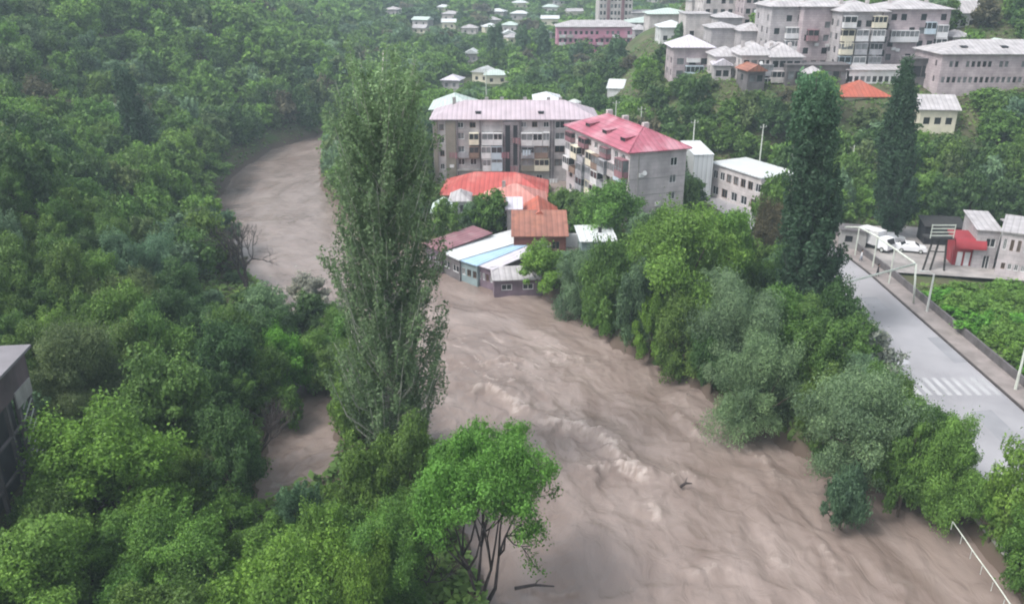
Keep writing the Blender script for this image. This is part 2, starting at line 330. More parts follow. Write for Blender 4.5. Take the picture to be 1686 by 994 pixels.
no.inputs['Scale'].default_value = 1; no.inputs['Detail'].default_value = 8; no.inputs['Distortion'].default_value = 1.0
cr = n.nodes.new('ShaderNodeValToRGB'); n.links.new(no.outputs[0], cr.inputs[0]); e = cr.color_ramp
e.elements[0].position = .34; e.elements[0].color = (.172, .132, .114, 1); e.elements[1].position = .7; e.elements[1].color = (.262, .212, .19, 1)
fm = n.nodes.new('ShaderNodeMix'); fm.data_type = 'RGBA'; n.links.new(at2.outputs['Fac'], fm.inputs[0]); n.links.new(cr.outputs[0], fm.inputs[6]); fm.inputs[7].default_value = (.46, .395, .36, 1)
n.links.new(fm.outputs[2], p.inputs['Base Color'])
rr = n.nodes.new('ShaderNodeMapRange'); n.links.new(at2.outputs['Fac'], rr.inputs[0]); rr.inputs[3].default_value = .17; rr.inputs[4].default_value = .8; n.links.new(rr.outputs[0], p.inputs['Roughness'])
p.inputs['IOR'].default_value = 1.33; p.inputs['Specular IOR Level'].default_value = .5
mp2 = n.nodes.new('ShaderNodeMapping'); mp2.inputs['Scale'].default_value = (.55, .7, 1); n.links.new(at.outputs['Vector'], mp2.inputs[0])
n2 = n.nodes.new('ShaderNodeTexNoise'); n2.inputs['Scale'].default_value = 1; n2.inputs['Detail'].default_value = 6; n2.inputs['Roughness'].default_value = .55; n2.inputs['Distortion'].default_value = .9; n.links.new(mp2.outputs[0], n2.inputs['Vector'])
bp = n.nodes.new('ShaderNodeBump'); bp.inputs['Strength'].default_value = .5; bp.inputs['Distance'].default_value = .4; n.links.new(n2.outputs[0], bp.inputs['Height']); n.links.new(bp.outputs[0], p.inputs['Normal'])
wme = fast_mesh('river_water', np.c_[x, y, hz], grid_faces(*WX.shape), M_water, smooth=True)
a = wme.attributes.new('flow', 'FLOAT_VECTOR', 'POINT'); a.data.foreach_set('vector', np.ascontiguousarray(np.c_[S + wx_ * .5, N, 0 * S], np.float32).ravel())
a = wme.attributes.new('foam', 'FLOAT', 'POINT'); a.data.foreach_set('value', foam.astype(np.float32))
wo = link(bpy.data.objects.new('river_water', wme)); wo['kind'] = 'structure'

# ------------------------------------------------------------------ road, pavement, kerbs, markings
ys = list(np.arange(20, 200, 3.0))
def ribbon(name, o0, o1, z, mat, y0=20, y1=164, thick=0):
    yy = [q for q in ys if y0 <= q <= y1]; V = []; F = []
    for q in yy:
        c = float(road_x(q)); V += [(c + o0, q, z), (c + o1, q, z)]
        if thick: V += [(c + o0, q, z - thick), (c + o1, q, z - thick)]
    k = 4 if thick else 2
    for i in range(len(yy) - 1):
        a = i * k; b = a + k; F.append((a, a + 1, b + 1, b))
        if thick: F += [(a, b, b + 2, a + 2), (a + 1, a + 3, b + 3, b + 1)]
    if thick: F += [(0, 2, 3, 1), (len(V) - 4, len(V) - 3, len(V) - 1, len(V) - 2)]
    me = bpy.data.meshes.new(name); me.from_pydata(V, [], F); me.materials.append(mat); o = link(bpy.data.objects.new(name, me)); return o
M_asph = pmat('worn_wet_asphalt', (.31, .3, .315), .34, .24, .12, spec=.5, stain=(.21, .205, .22), st_amt=.75)
M_pave = pmat('pinkish_pavement', (.25, .22, .21), .85, .25, .6, stain=(.16, .14, .13))
M_paint = pmat('worn_road_paint', (.42, .42, .43), .7, .2, .5, stain=(.34, .34, .35), st_amt=.6)
ribbon('road', -5.2, 4.7, 2.96, M_asph)['kind'] = 'structure'
ribbon('pavement', 4.95, 7.4, 3.08, M_pave, 20, 135, .35)['kind'] = 'structure'
o = ribbon('kerb', 4.7, 4.95, 3.1, pmat('dark_kerb_stone', (.06, .05, .05), .9, .3), 20, 150, .35); o['kind'] = 'structure'
ribbon('riverside_pavement', -6.9, -5.4, 3.06, M_concrete, 20, 130, .35)['kind'] = 'structure'
o = ribbon('river_retaining_wall', -7.2, -6.9, 3.25, M_concrete, 20, 84, 4.2); tag(o, 'grey concrete retaining wall holding the road above the flood', 'wall')
o = ribbon('roadside_wall', 7.4, 7.65, 4.0, M_dconc, 20, 135, 1.4); tag(o, 'long low dark concrete wall behind the pavement on the far side of the road', 'wall')
zy = P(1590, 635, 3).y
cw = MB()
for i in range(9):
    cx = 41.2 + i * 1.0; cw.poly([(cx, zy - 1.9, 2.966), (cx + .5, zy - 1.9, 2.966), (cx + .5, zy + 1.9, 2.966), (cx, zy + 1.9, 2.966)])
cw.build('crosswalk_markings', M_paint)['kind'] = 'structure'
for (u_, v_, w_, l_, k_) in [(1440, 500, 2.4, 5, .24), (1560, 575, 1.8, 7, .26), (1470, 590, 3, 3, .39), (1640, 700, 2.2, 6, .25)]:
    q = P(u_, v_, 2.964); m_ = MB(); m_.poly([(q.x - w_ / 2, q.y - l_ / 2, 2.964), (q.x + w_ / 2, q.y - l_ / 2 + .2, 2.964), (q.x + w_ / 2, q.y + l_ / 2, 2.964), (q.x - w_ / 2, q.y + l_ / 2 - .3, 2.964)])
    m_.build('road_patch', pmat('asphalt_patch_%d' % int(k_ * 100), (k_, k_, k_ * 1.06), .5, .15, .4))['kind'] = 'structure'
# yard with the parked vehicles and the slip road to the shop
yd = MB(); yd.poly([(52.7, 112, 3.3), (72, 108, 3.3), (82, 110, 3.3), (82, 128, 3.3), (64, 134, 3.3), (52.2, 134, 3.3)]); yd.build('yard_ground', pmat('pale_dirt_gravel', (.3, .28, .27), .95, .3, .5, stain=(.2, .19, .18)))['kind'] = 'structure'
# lane between the red-roofed houses and the apartment blocks
ln = MB(); q = [G(905, 300), G(935, 300), G(960, 420), G(925, 420)]; q = [Vector((a.x, a.y, 2.9)) for a in q]
ln.poly(q); ln.build('muddy_lane', pmat('mud_lane', (.22, .18, .16), .9, .3, .5))['kind'] = 'structure'
# ------------------------------------------------------------------ buildings
def side_map(side, W, D):
    return {'front': lambda a, b, o: (a, -o, b), 'left': lambda a, b, o: (-o, D - a, b),
            'right': lambda a, b, o: (W + o, a, b), 'back': lambda a, b, o: (W - a, D + o, b)}[side]
def grid_open(width, H, cols, rows, ww=1.3, wh=1.4, z0=1.0, sp=2.6, x0=None, x1=None, skip=0.0):
    x0 = 1.6 if x0 is None else x0; x1 = width - 1.6 if x1 is None else x1; out = []
    for r in range(rows):
        for c in range(cols):
            if random.random() < skip: continue
            cx = x0 + (x1 - x0) * (c + .5) / cols
            if z0 + r * sp + wh < H - .1: out.append((cx - ww / 2, z0 + r * sp, ww, wh))
    return out
def wall_panel(mb, f, width, H, ops, zb, dep=.22):
    xs = sorted({0, width, *[round(o[0], 3) for o in ops], *[round(o[0] + o[2], 3) for o in ops]}); zs = sorted({zb, H, *[round(o[1], 3) for o in ops], *[round(o[1] + o[3], 3) for o in ops]})
    for i in range(len(xs) - 1):
        if xs[i + 1] - xs[i] < 1e-3: continue
        for j in range(len(zs) - 1):
            cx = (xs[i] + xs[i + 1]) / 2; cz = (zs[j] + zs[j + 1]) / 2
            if any(o[0] < cx < o[0] + o[2] and o[1] < cz < o[1] + o[3] for o in ops): continue
            mb.poly([f(xs[i], zs[j], 0), f(xs[i + 1], zs[j], 0), f(xs[i + 1], zs[j + 1], 0), f(xs[i], zs[j + 1], 0)])
    for (a, b, w, h) in [o[:4] for o in ops]:
        c = [(a, b), (a + w, b), (a + w, b + h), (a, b + h)]
        for k in range(4):
            p, q = c[k], c[(k + 1) % 4]; mb.poly([f(*p, 0), f(*q, 0), f(*q, -dep), f(*p, -dep)])
def fbox(mb, f, a0, a1, b0, b1, o0, o1):
    i = len(mb.v); mb.v += [f(a, b, o) for o in (o0, o1) for a, b in ((a0, b0), (a1, b0), (a1, b1), (a0, b1))]
    mb.f += [tuple(i + k for k in q) for q in ((3, 2, 1, 0), (4, 5, 6, 7), (0, 1, 5, 4), (1, 2, 6, 5), (2, 3, 7, 6), (3, 0, 4, 7))]
def window(f, op, root, full=True):
    a, b, w, h = op[:4]; gm = random.choice([M_glass, M_glass, M_glass2])
    if random.random() < .12: gm = M_dark
    if full:
        m = MB(); t = .09
        for q in ((a, a + t, b, b + h), (a + w - t, a + w, b, b + h), (a + t, a + w - t, b, b + t), (a + t, a + w - t, b + h - t, b + h), (a + w / 2 - .035, a + w / 2 + .035, b + t, b + h - t)):
            fbox(m, f, *q, -.16, -.07)
        wn = m.build('window', M_frame if random.random() < .6 else M_brown, root)
        g = MB(); g.poly([f(a, b, -.2), f(a + w, b, -.2), f(a + w, b + h, -.2), f(a, b + h, -.2)]); g.build('pane', gm, wn)
    else:
        g = MB(); fbox(g, f, a + .01, a + w - .01, b + .01, b + h - .01, -.26, -.16); g.build('window', gm, root)
def make_roof(root, kind, W, D, H, mat, rise, ov=.45, x0=0, y0=0, name='roof', th=.14, axis=None):
    m = MB(); a0, a1, b0, b1 = x0 - ov, x0 + W + ov, y0 - ov, y0 + D + ov; z = H + .004
    lo = [(a0, b0), (a1, b0), (a1, b1), (a0, b1)]
    if kind == 'flat':
        m.box(a0, a1, b0, b1, z, z + .2)
    elif kind == 'shed':
        A = [(a0, b0, z), (a1, b0, z), (a1, b1, z + rise), (a0, b1, z + rise)]; B = [(p[0], p[1], p[2] + th) for p in A]
        m.poly(A[::-1]); m.poly(B)
        for k in range(4): m.poly([A[k], A[(k + 1) % 4], B[(k + 1) % 4], B[k]])
    else:
        ax = axis or ('x' if W >= D else 'y'); L = [(p[0], p[1], z) for p in lo]; T = [(p[0], p[1], z + th) for p in lo]
        ins = 0 if kind == 'gable' else min(W, D) / 2 + ov
        if ax == 'x': r0 = (a0 + ins, (b0 + b1) / 2, z + th + rise); r1 = (a1 - ins, (b0 + b1) / 2, z + th + rise)
        else: r0 = ((a0 + a1) / 2, b0 + ins, z + th + rise); r1 = ((a0 + a1) / 2, b1 - ins, z + th + rise)
        m.poly(L[::-1])
        for k in range(4): m.poly([L[k], L[(k + 1) % 4], T[(k + 1) % 4], T[k]])
        if ax == 'x': m.poly([T[0], T[1], r1, r0]); m.poly([T[1], T[2], r1]); m.poly([T[2], T[3], r0, r1]); m.poly([T[3], T[0], r0])
        else: m.poly([T[0], T[1], r0]); m.poly([T[1], T[2], r1, r0]); m.poly([T[2], T[3], r1]); m.poly([T[3], T[0], r0, r1])
    return m.build(name, mat, root)
def bld(name, label, cat, org, W, D, H, rot, wmat, ops, roof, full=False, group=None, zb=-4):
    root = empty(name, org, rot, label, cat, group); mb = MB()
    for s in ('front', 'left', 'right', 'back'):
        f = side_map(s, W, D); wd = W if s in ('front', 'back') else D; o = ops.get(s, [])
        wall_panel(mb, f, wd, H, o, zb)
        for q in o: window(f, q, root, full)
    mb.box(.28, W - .28, .28, D - .28, zb, H - .01); mb.poly([(0, 0, H), (W, 0, H), (W, D, H), (0, D, H)])
    mb.build('wall', wmat, root)
    if roof: root_roof = make_roof(root, roof[0], W, D, H, roof[1], roof[2], roof[3] if len(roof) > 3 else .45, axis=roof[4] if len(roof) > 4 else None)
    else: root_roof = None
    return root, root_roof
def balcony(root, f, a0, a1, b, mat, dep=1.0, par=1.0, glaz=0, label=None):
    m = MB(); fbox(m, f, a0, a1, b - .12, b, .003, dep); fbox(m, f, a0, a1, b, b + par, dep - .08, dep); fbox(m, f, a0, a0 + .08, b, b + par, .003, dep - .08); fbox(m, f, a1 - .08, a1, b, b + par, .003, dep - .08)
    if glaz:
        n_ = max(2, int((a1 - a0) / .9)); fbox(m, f, a0, a1, b + par + glaz, b + par + glaz + .15, .003, dep)
        for i in range(n_ + 1): c = a0 + (a1 - a0 - .08) * i / n_; fbox(m, f, c, c + .08, b + par, b + par + glaz, dep - .08, dep)
    o = m.build('balcony', mat, root)
    if label: o['label'] = label
    if glaz:
        g = MB(); fbox(g, f, a0 + .02, a1 - .02, b + par, b + par + glaz, dep - .16, dep - .1); fbox(g, f, a0 + .02, a0 + .06, b + par, b + par + glaz, .01, dep - .16); fbox(g, f, a1 - .06, a1 - .02, b + par, b + par + glaz, .01, dep - .16)
        g.build('glazing', random.choice([M_glass, M_glass2]), o)
    return o
def chimney(rf, x, y, z, h=1.2, s=.5, mat=None): MB().box(x - s, x + s, y - s * .8, y + s * .8, z - 1, z + h).build('chimney', mat or M_concrete, rf)
def dormer(rf, x, y, z, w=1.4, mat=None, rot=0):
    m = MB(); m.poly([(x - w / 2, y, z - .5), (x + w / 2, y, z - .5), (x + w / 2, y, z + .35), (x - w / 2, y, z + .35)])
    m.poly([(x - w / 2 - .1, y - .1, z + .37), (x + w / 2 + .1, y - .1, z + .37), (x + w / 2 + .1, y + 1.5, z + .55), (x - w / 2 - .1, y + 1.5, z + .55)])
    m.poly([(x - w / 2, y, z - .5), (x - w / 2, y, z + .35), (x - w / 2, y + 1.5, z + .5), (x - w / 2, y + 1.5, z - .5)]); m.poly([(x + w / 2, y, z - .5), (x + w / 2, y, z + .35), (x + w / 2, y + 1.5, z + .5), (x + w / 2, y + 1.5, z - .5)])
    m.build('roof_vent', mat or M_dark, rf)

# --- apartment block behind (long, pale pink roof)
AY = 166; dep = AY * CP + (CH - 15) * SP
AX0 = (712 - 843) / FPX * dep; AW = (940 - 712) / FPX * dep + 5; AH = 12.8
px = lambda u: (u - 712) / FPX * dep
rows = [1.3, 3.9, 6.4, 9.0, 11.2]
ops = []
for u in (758, 778): 
    for r in (3.9, 6.4, 9.0): ops.append((px(u) - .6, r, 1.3, 1.3))
    ops.append((px(u) - .6, 11.2, 1.2, 1.1))
for u in (727,):
    for r in (3.0, 5.6, 8.2, 10.7): ops.append((px(u) - .5, r, .9, 1.2))
for u in (800, 820):
    for r in (3.9, 6.4, 9.0): ops.append((px(u) - .9, r, 1.7, 1.5))
for u in (842,):
    for r in (2.6, 5.2, 7.8, 10.4): ops.append((px(u) - .6, r, 1.1, 1.4))
for u in (862, 880, 899):
    for r in (3.9, 6.4, 9.0): ops.append((px(u) - .65, r, 1.3, 1.4))
    ops.append((px(u) - .5, 11.3, 1.1, 1.1))
for u in (922,):
    for r in (3.7, 6.4, 8.9, 11.1): ops.append((px(u) - .9, r, 1.9, 1.4))
ops.append((px(742), -.2, 1.2, 2.2)); ops.append((px(884), -.2, 1.2, 2.2))
rA, roofA = bld('apartment_block', 'long five-storey grey apartment block with pale pink metal roof behind the red-roofed houses', 'apartment block', (AX0, AY, 2.2), AW, 12, AH, 0, M_blockA,
    {'front': ops, 'right': grid_open(12, AH, 3, 4, z0=1.5), 'left': grid_open(12, AH, 3, 4, z0=1.5)}, ('hip', M_rpink, 2.7, .6), True)
fA = side_map('front', AW, 12)
m = MB(); fbox(m, fA, px(829), px(855), -3, AH - .3, .003, .5); m.build('stair_tower', M_stair, rA)['label'] = 'dark tuff stair tower'
m = MB(); fbox(m, fA, px(832), px(840), 1, AH - 1, .503, .52); fbox(m, fA, px(845), px(852), 4, AH - 1, .503, .52); m.build('stair_glazing', M_dark, rA)
m = MB(); fbox(m, fA, px(713), px(720), -3, AH - .2, .003, .35); fbox(m, fA, px(733), px(750), -3, AH - .2, .003, .35); m.build('stair_tower', M_olive, rA)['label'] = 'olive brown stair tower'
for u in (752, 789.5, 857, 906, 911, 938):
    m = MB(); fbox(m, fA, px(u), px(u) + .22, -2, AH - .1, .003, .2); m.build('pilaster', M_stair, rA)
m = MB(); fbox(m, fA, px(752), px(826), 2.75, 3.1, .003, .4); fbox(m, fA, px(857), px(908), 2.75, 3.1, .003, .4); m.build('cornice', M_concrete, rA)
balcony(rA, fA, px(793), px(812), 8.1, M_white, glaz=1.1); balcony(rA, fA, px(812.5), px(827), 8.1, M_white, glaz=1.1)
balcony(rA, fA, px(792), px(808), 5.5, M_white, glaz=1.1); balcony(rA, fA, px(808.5), px(827), 5.5, M_blueb, glaz=1.1)
balcony(rA, fA, px(794), px(808), 3.0, M_white, glaz=1.1); balcony(rA, fA, px(808.5), px(827), 3.0, M_blueb, par=1.6, glaz=.6)
balcony(rA, fA, px(772), px(788), 8.2, M_cream, par=.9, glaz=1.1); balcony(rA, fA, px(772), px(788), 5.6, M_brown, par=.9, glaz=1.1); balcony(rA, fA, px(754), px(771), 5.6, M_greyb, .8)
balcony(rA, fA, px(858), px(877), 8.0, M_white, glaz=1.2); balcony(rA, fA, px(877.5), px(893), 8.0, M_white, glaz=1.2); balcony(rA, fA, px(894), px(905), 8.0, M_white, glaz=1.3)
balcony(rA, fA, px(858), px(880), 5.5, M_greyb, glaz=1.1); balcony(rA, fA, px(880.5), px(903), 5.5, M_brown, .9, glaz=1.1)
balcony(rA, fA, px(858), px(880), 3.0, M_olive, .9, glaz=1.1); balcony(rA, fA, px(880.5), px(905), 3.0, M_cream, .9, glaz=1.1); balcony(rA, fA, px(914), px(934), 8.0, M_white, .8, par=1.1)
for u in (787, 891): dormer(roofA, px(u), 1.2, AH + .8, 1.0)
for u in (745, 800, 826, 865, 905, 925): chimney(roofA, px(u), 6.5, AH + 2.5, .8, .35, M_concrete)
# --- block on the right with the magenta roof
BO = Vector((19.0, 135.6, 2.2)); BR = math.atan2(.337, .941); BW, BD, BH = 10.4, 25.5, 12.8
lo = []
for c in range(9):
    for r in (0.9, 3.5, 6.1, 8.7, 11.0): lo.append((1.3 + c * 2.65, r, 1.3, 1.3 if r < 11 else 1.1))
rB, roofB = bld('apartment_block', 'five-storey lilac-grey apartment block with a magenta red roof and a blank brick end wall', 'apartment block', BO, BW, BD, BH, BR, M_blockB,
    {'front': [(7.5, 10.1, 1.3, 1.4), (7.5, 7.2, 1.3, 1.4), (7.5, 4.4, 1.3, 1.4), (7.5, 1.6, 1.3, 1.4)], 'left': lo, 'right': grid_open(BD, BH, 8, 4, z0=1.5)}, ('hip', M_rmag, 2.6, .6), True)
fB = side_map('left', BW, BD)
cols_b = [M_white, M_greyb, M_blueb, M_cream, M_blockB, M_white, M_greyb, M_brown]
for c in range(8):
    for r in (3.5, 6.1, 8.7):
        if random.random() < .78: balcony(rB, fB, .9 + c * 3.0, 3.6 + c * 3.0, r - .85, random.choice(cols_b), dep=random.choice([.8, 1.1, 1.3]), glaz=random.choice([0, 1.1, 1.2]))
for c in (0, 2, 5): balcony(rB, fB, .9 + c * 3.0, 3.6 + c * 3.0, 10.5, random.choice([M_white, M_maroon, M_greyb]), .9, .7, glaz=.8)
balcony(rB, fB, BD - 3.2, BD - .3, 8.6, M_maroon, 1.2, 1.0, glaz=1.8, label='dark red corner balcony')
fF = side_map('front', BW, BD)
m = MB()
for a in (1.6,): fbox(m, fF, a, a + .12, -1, BH - .2, .003, .1)
m.build('drainpipe', M_concrete, rB)
m = MB(); fbox(m, fF, 0, BW, 2.9, 3.0, .003, .06); fbox(m, fF, 0, BW, 5.6, 5.68, .003, .05); fbox(m, fF, 0, BW, 8.3, 8.38, .003, .05); m.build('string_course', M_concrete, rB)
m = MB()      # raised standing ridge caps over the hips
for p_ in ([(-.6, -.6, BH + .2), (BW / 2, 5.8, BH + 2.85)], [(BW + .6, -.6, BH + .2), (BW / 2, 5.8, BH + 2.85)], [(BW / 2, 5.8, BH + 2.85), (BW / 2, BD - 5.8, BH + 2.85)]): m.tube(p_, .12, 5)
m.build('ridge_cap', M_rmag, roofB)
for y_ in (5, 12, 19):
    m = MB(); z_ = BH + 1.1; m.poly([(1.1, y_ - .9, z_ - .3), (1.1, y_ + .9, z_ - .3), (1.1, y_ + .9, z_ + .45), (1.1, y_ - .9, z_ + .45)]); m.build('roof_vent', M_dark, roofB)
    m = MB(); i_ = [(0.9, y_ - 1.1, z_ + .48), (0.9, y_ + 1.1, z_ + .48), (3.2, y_ + 1.1, z_ + .75), (3.2, y_ - 1.1, z_ + .75)]; m.poly(i_); m.poly([(p[0], p[1], p[2] - .06) for p in i_][::-1])
    for sy in (-1, 1): m.poly([(1.1, y_ + sy * .9, z_ - .4), (1.1, y_ + sy * .9, z_ + .45), (3.0, y_ + sy * .9, z_ + .72)])
    m.build('vent_roof', M_rmag, roofB)
for y_ in (8, 15.5, 22): chimney(roofB, BW / 2 + 1.6, y_, BH + 2.1, 1.0, .5, M_tuff3)

# --- generic pixel-placed building: front-wall top from uL to uR at vtop, distance y
def pb(name, label, cat, uL, uR, v, y, H, D, wmat, roof, cols=4, rws=2, rot=0, full=False, ww=1.2, wh=1.3, z0=.9, sp=2.7, side=True, skip=.1, group=None, extra=None, zb=-4):
    a = PD(uL, v, y); dp = y * CP + (CH - a.z) * SP; W = (uR - uL) / FPX * dp
    ops = {'front': grid_open(W, H, cols, rws, ww, wh, z0, sp, .3, W - .3, skip)} if cols else {}
    if side:
        for s in ('left', 'right'): ops[s] = grid_open(D, H, max(1, int(D / 3.5)), rws, ww, wh, z0, sp, .4, D - .4, skip)
    r, rf = bld(name, label, cat, (a.x, a.y, a.z - H), W, D, H, R(rot), wmat, ops, roof, full, group, zb)
    if extra: extra(r, rf, W, D, H)
    return r, rf, W, D, H
# red-roofed houses in front of the long block
pb('house', 'low house under a wide bright red hipped roof close to the long grey block', 'house', 728, 897, 321, 150, 3.6, 11, M_tuff3, ('hip', M_rred, 2.9, .6), 6, 1, rot=-3, full=True)
r_, rf_, W_, D_, H_ = pb('house', 'house with a faded pink hipped roof in front of the bright red roof', 'house', 800, 897, 341, 137, 3.6, 9.0, M_white, ('hip', M_rpale, 2.7, .6), 3, 1, full=True)
chimney(rf_, W_ * .3, D_ * .6, H_ + 2.2, .9, .3)
pb('annex', 'small flat lilac-grey annex with a dark doorway under the faded pink roof', 'annex', 835, 858, 345, 131, 3.4, 4, M_blockB, ('shed', M_rlil, .8, .3), 1, 1, full=True, ww=.9, wh=1.5, side=False)
r_, rf_, W_, D_, H_ = pb('house', 'house with a plain orange-red gable roof beside the muddy lane', 'house', 858, 918, 369, 128, 3.2, 9, M_cream, ('gable', M_rorange, 2.0, .4, 'y'), 2, 1, full=True)
r_, rf_, W_, D_, H_ = pb('house', 'brick-red low house with a rust brown sloping roof nearest the flood', 'house', 846, 932, 389, 122, 3.0, 6.5, pmat('dark_red_brick', (.16, .06, .05), .9, .3, .6), ('shed', M_rust, 2.0, .4), 3, 1, full=True)
pb('outbuilding', 'pale small outbuilding with a round-cornered grey roof left of the faded pink roof', 'outbuilding', 742, 772, 332, 139, 2.8, 5, M_white, ('hip', M_rgrey, 1.2, .4), 2, 1)
pb('outbuilding', 'small mint green roofed outbuilding half behind the big poplar', 'outbuilding', 712, 742, 350, 134, 2.8, 5, M_cream, ('gable', M_rmint, 1.1, .4), 2, 1)
# riverside sheds, water at their feet; the row follows the bank
def shed(label, u0, v0, u1, v1, z, D, roofm, wallm, rise=.9, n=2, glazed=False):
    a = P(u0, v0, z); b = P(u1, v1, z); e = b - a; W = Vector((e.x, e.y, 0)).length; rot = math.atan2(e.y, e.x)
    ops = {'front': [(W * (i + .15) / n, z * .35, W / n * .7, 1.1) for i in range(n)]} if n else {}
    return bld('riverside_shed', label, 'shed', (a.x, a.y, 0), W - .05, D, z, rot, wallm, ops, ('shed', roofm, rise, .35), True, zb=-2)
shed('flooded riverside shed with a maroon roof, nearest the big poplar', 700, 402, 727, 414, 3.6, 9, M_maroon, M_purple, 1.0, 2)
shed('flooded riverside shed with a clean white metal roof', 728, 414, 757, 428, 3.4, 13, M_rwhite, M_dconc, .8, 2)
shed('flooded riverside shed with a pale blue metal roof', 758, 428, 786, 437, 3.3, 13.5, M_rblue, M_teal, .7, 3)
shed('flooded riverside shed with a pale lilac roof between the blue roof and the lean-to', 787, 436, 812, 444, 3.2, 14, M_rlil, M_purple, .7, 4)
a = P(812, 447, 2.7); b = P(872, 418, 2.7); e = b - a
bld('lean_to', 'dark lean-to with a weathered grey roof on the right end of the riverside sheds', 'shed', (a.x + .2, a.y - 3.2, 0), 9.5, 3.0, 2.5, R(6), M_purple, {'front': [(1, 1, 1.5, .9), (4, 1, 1.5, .9)]}, ('shed', M_rgrey, .8, .3), True, zb=-2)
# garden lawn strip, white wall, small white-roofed building
r_, rf_, W_, D_, H_ = pb('small_building', 'small blue-grey building with a bright white flat roof and a black vent among the trees', 'building', 958, 1014, 398, 120, 3.4, 6.5, M_teal, ('shed', M_rwhite, .35, .35), 2, 1, rot=3, full=True)
MB().tube([(3.2, 3.5, H_), (3.2, 3.5, H_ + 1.1)], .28, 8).build('vent_pipe', M_dark, r_)
a = G(926, 412); bld('garden_wall', 'short white garden wall left of the small white-roofed building', 'wall', (a.x, a.y, a.z), 3.4, .3, 2.6, 0, M_white, {}, None, zb=-1)
# behind block A
pb('building', 'pale mint-roofed building peeking out behind the left end of the long grey block', 'building', 710, 782, 181, 186, 13, 12, M_tuff3, ('hip', M_rmint, 2.5, .6), 5, 4)
r_ = pb('white_roofed_building', 'white-roofed low building behind the right end of the long pink roof', 'building', 880, 922, 166, 196, 11, 8, M_white, ('hip', M_rwhite, 1.2, .4), 4, 3)[0]
# rooftop tank tower
a = PD(945, 190, 181); t = empty('water_tank', (a.x, a.y, a.z - 14), 0, 'grey water tank tower rising behind the right end of the pink roof', 'water tank')
m = MB()
for sx in (-1, 1):
    for sy in (-1, 1): m.tube([(sx, sy, -4), (sx * .9, sy * .9, 14.6)], .16, 5)
for z_ in (3, 7, 11): m.box(-1, 1, -1.05, -.95, z_, z_ + .12); m.box(-1, 1, .95, 1.05, z_, z_ + .12)
m.build('tower_frame', M_concrete, t); MB().tube([(0, 0, 14.6), (0, 0, 15), (0, 0, 16.8), (0, 0, 17.3)], [1.3, 1.5, 1.5, .4], 12).build('tank', M_steel, t)
# right: white box building and the two-storey flat one
pb('building', 'blank white box building right of the magenta-roofed block', 'building', 1143, 1176, 256, 152, 8, 9, M_rwhite, ('shed', M_rwhite, .7, .1), 0, 0, rot=5, side=False)
a = PD(1255, 288, 143); b = PD(1172, 272, 155)
W_ = 9.0; e = Vector((a.x - b.x, a.y - b.y)); L_ = e.length
bld('flat_roofed_building', 'two-storey grey-white flat-roofed building with a row of dark windows by the road', 'building', (b.x, b.y, 2.8), L_, 8, 6.2, math.atan2(e.y, e.x), M_tuff3,
    {'front': [(.6 + i * 1.9, 3.6, 1.3, 1.5) for i in range(7)] + [(.8 + i * 2.6, .6, 1.6, 1.6) for i in range(5)], 'right': [(2, 3.6, 2.4, 1.6)]}, ('flat', M_rwhite, 0, .35), True)
# --- upper town on the right hillside
BM = [M_white, M_greyb, M_cream, M_blueb, M_tuff3]
def town(*a, **k): return pb(*a, **k)
def bal_cols(spec):
    def fn(r, rf, W, D, H):
        f = side_map('front', W, D)
        for (x0, x1, zs, mats, gl) in spec:
            for z_ in zs: balcony(r, f, x0 * W, x1 * W, z_, random.choice(mats), random.choice([.9, 1.2]), glaz=gl)
        for k in range(3): chimney(rf, W * (.2 + .3 * k), D * .5, H + 1.6, .9, .35, M_tuff3)
    return fn
town('apartment_block', 'tall grey apartment block with white balconies, left end of the upper hill row', 'apartment block', 1272, 1332, 12, 196, 15, 13, M_tuff2, ('hip', M_rgrey, 1.8, .6), 3, 5, z0=1.2, extra=bal_cols([(.42, .95, (3.2, 5.9, 8.6), [M_white], 1.1)]))
town('apartment_block', 'pinkish tuff apartment block with a blank end wall in the middle of the upper row', 'apartment block', 1325, 1408, 12, 193, 14, 14, M_tuff, ('hip', M_rgrey, 1.8, .6), 5, 4, z0=1.6, skip=.3, extra=bal_cols([(.1, .32, (7.2,), [M_maroon], 1.1), (.62, .95, (1.8, 4.5, 9.8), BM, 1.1)]))
town('apartment_block', 'apartment block crowded with mismatched glazed balconies in the upper row', 'apartment block', 1388, 1462, 20, 187, 15, 14, M_tuff2, ('hip', M_rgrey, 1.8, .6), 4, 5, z0=1.2,
     extra=bal_cols([(.02, .3, (1.2, 3.9, 6.6, 9.3, 12), BM, 1.1), (.34, .62, (1.2, 3.9, 6.6, 9.3), BM, 1.1), (.68, .97, (1.2, 3.9, 6.6, 9.3, 12), BM, 1.1)]))
town('apartment_block', 'upper row apartment block with one long white balcony and a pale right end', 'apartment block', 1464, 1567, 16, 189, 14.4, 13, M_tuff, ('hip', M_rgrey, 1.9, .6), 6, 5, z0=1.4, skip=.4,
     extra=bal_cols([(.07, .52, (8.0,), [M_white], 1.1), (.62, .78, (4, 9.6), [M_blueb], 1.2), (.8, .98, (3.4, 6.2, 8.9), [M_white], 1.3)]))
m = pb('dark_gap_wall', 'narrow dark stair shaft between the balcony block and the block with the long white balcony', 'stair shaft', 1455, 1469, 22, 186.5, 15, 3, M_stair, ('flat', M_dconc, 0, .1), 1, 5, side=False)
pb('retaining_terrace', 'dark open concrete terrace under the left part of the upper apartment row', 'terrace', 1296, 1400, 108, 181, 5, 5, M_dconc, ('flat', M_dconc, 0, .2), 8, 1, ww=1.3, wh=1.6, z0=2.2, side=False)
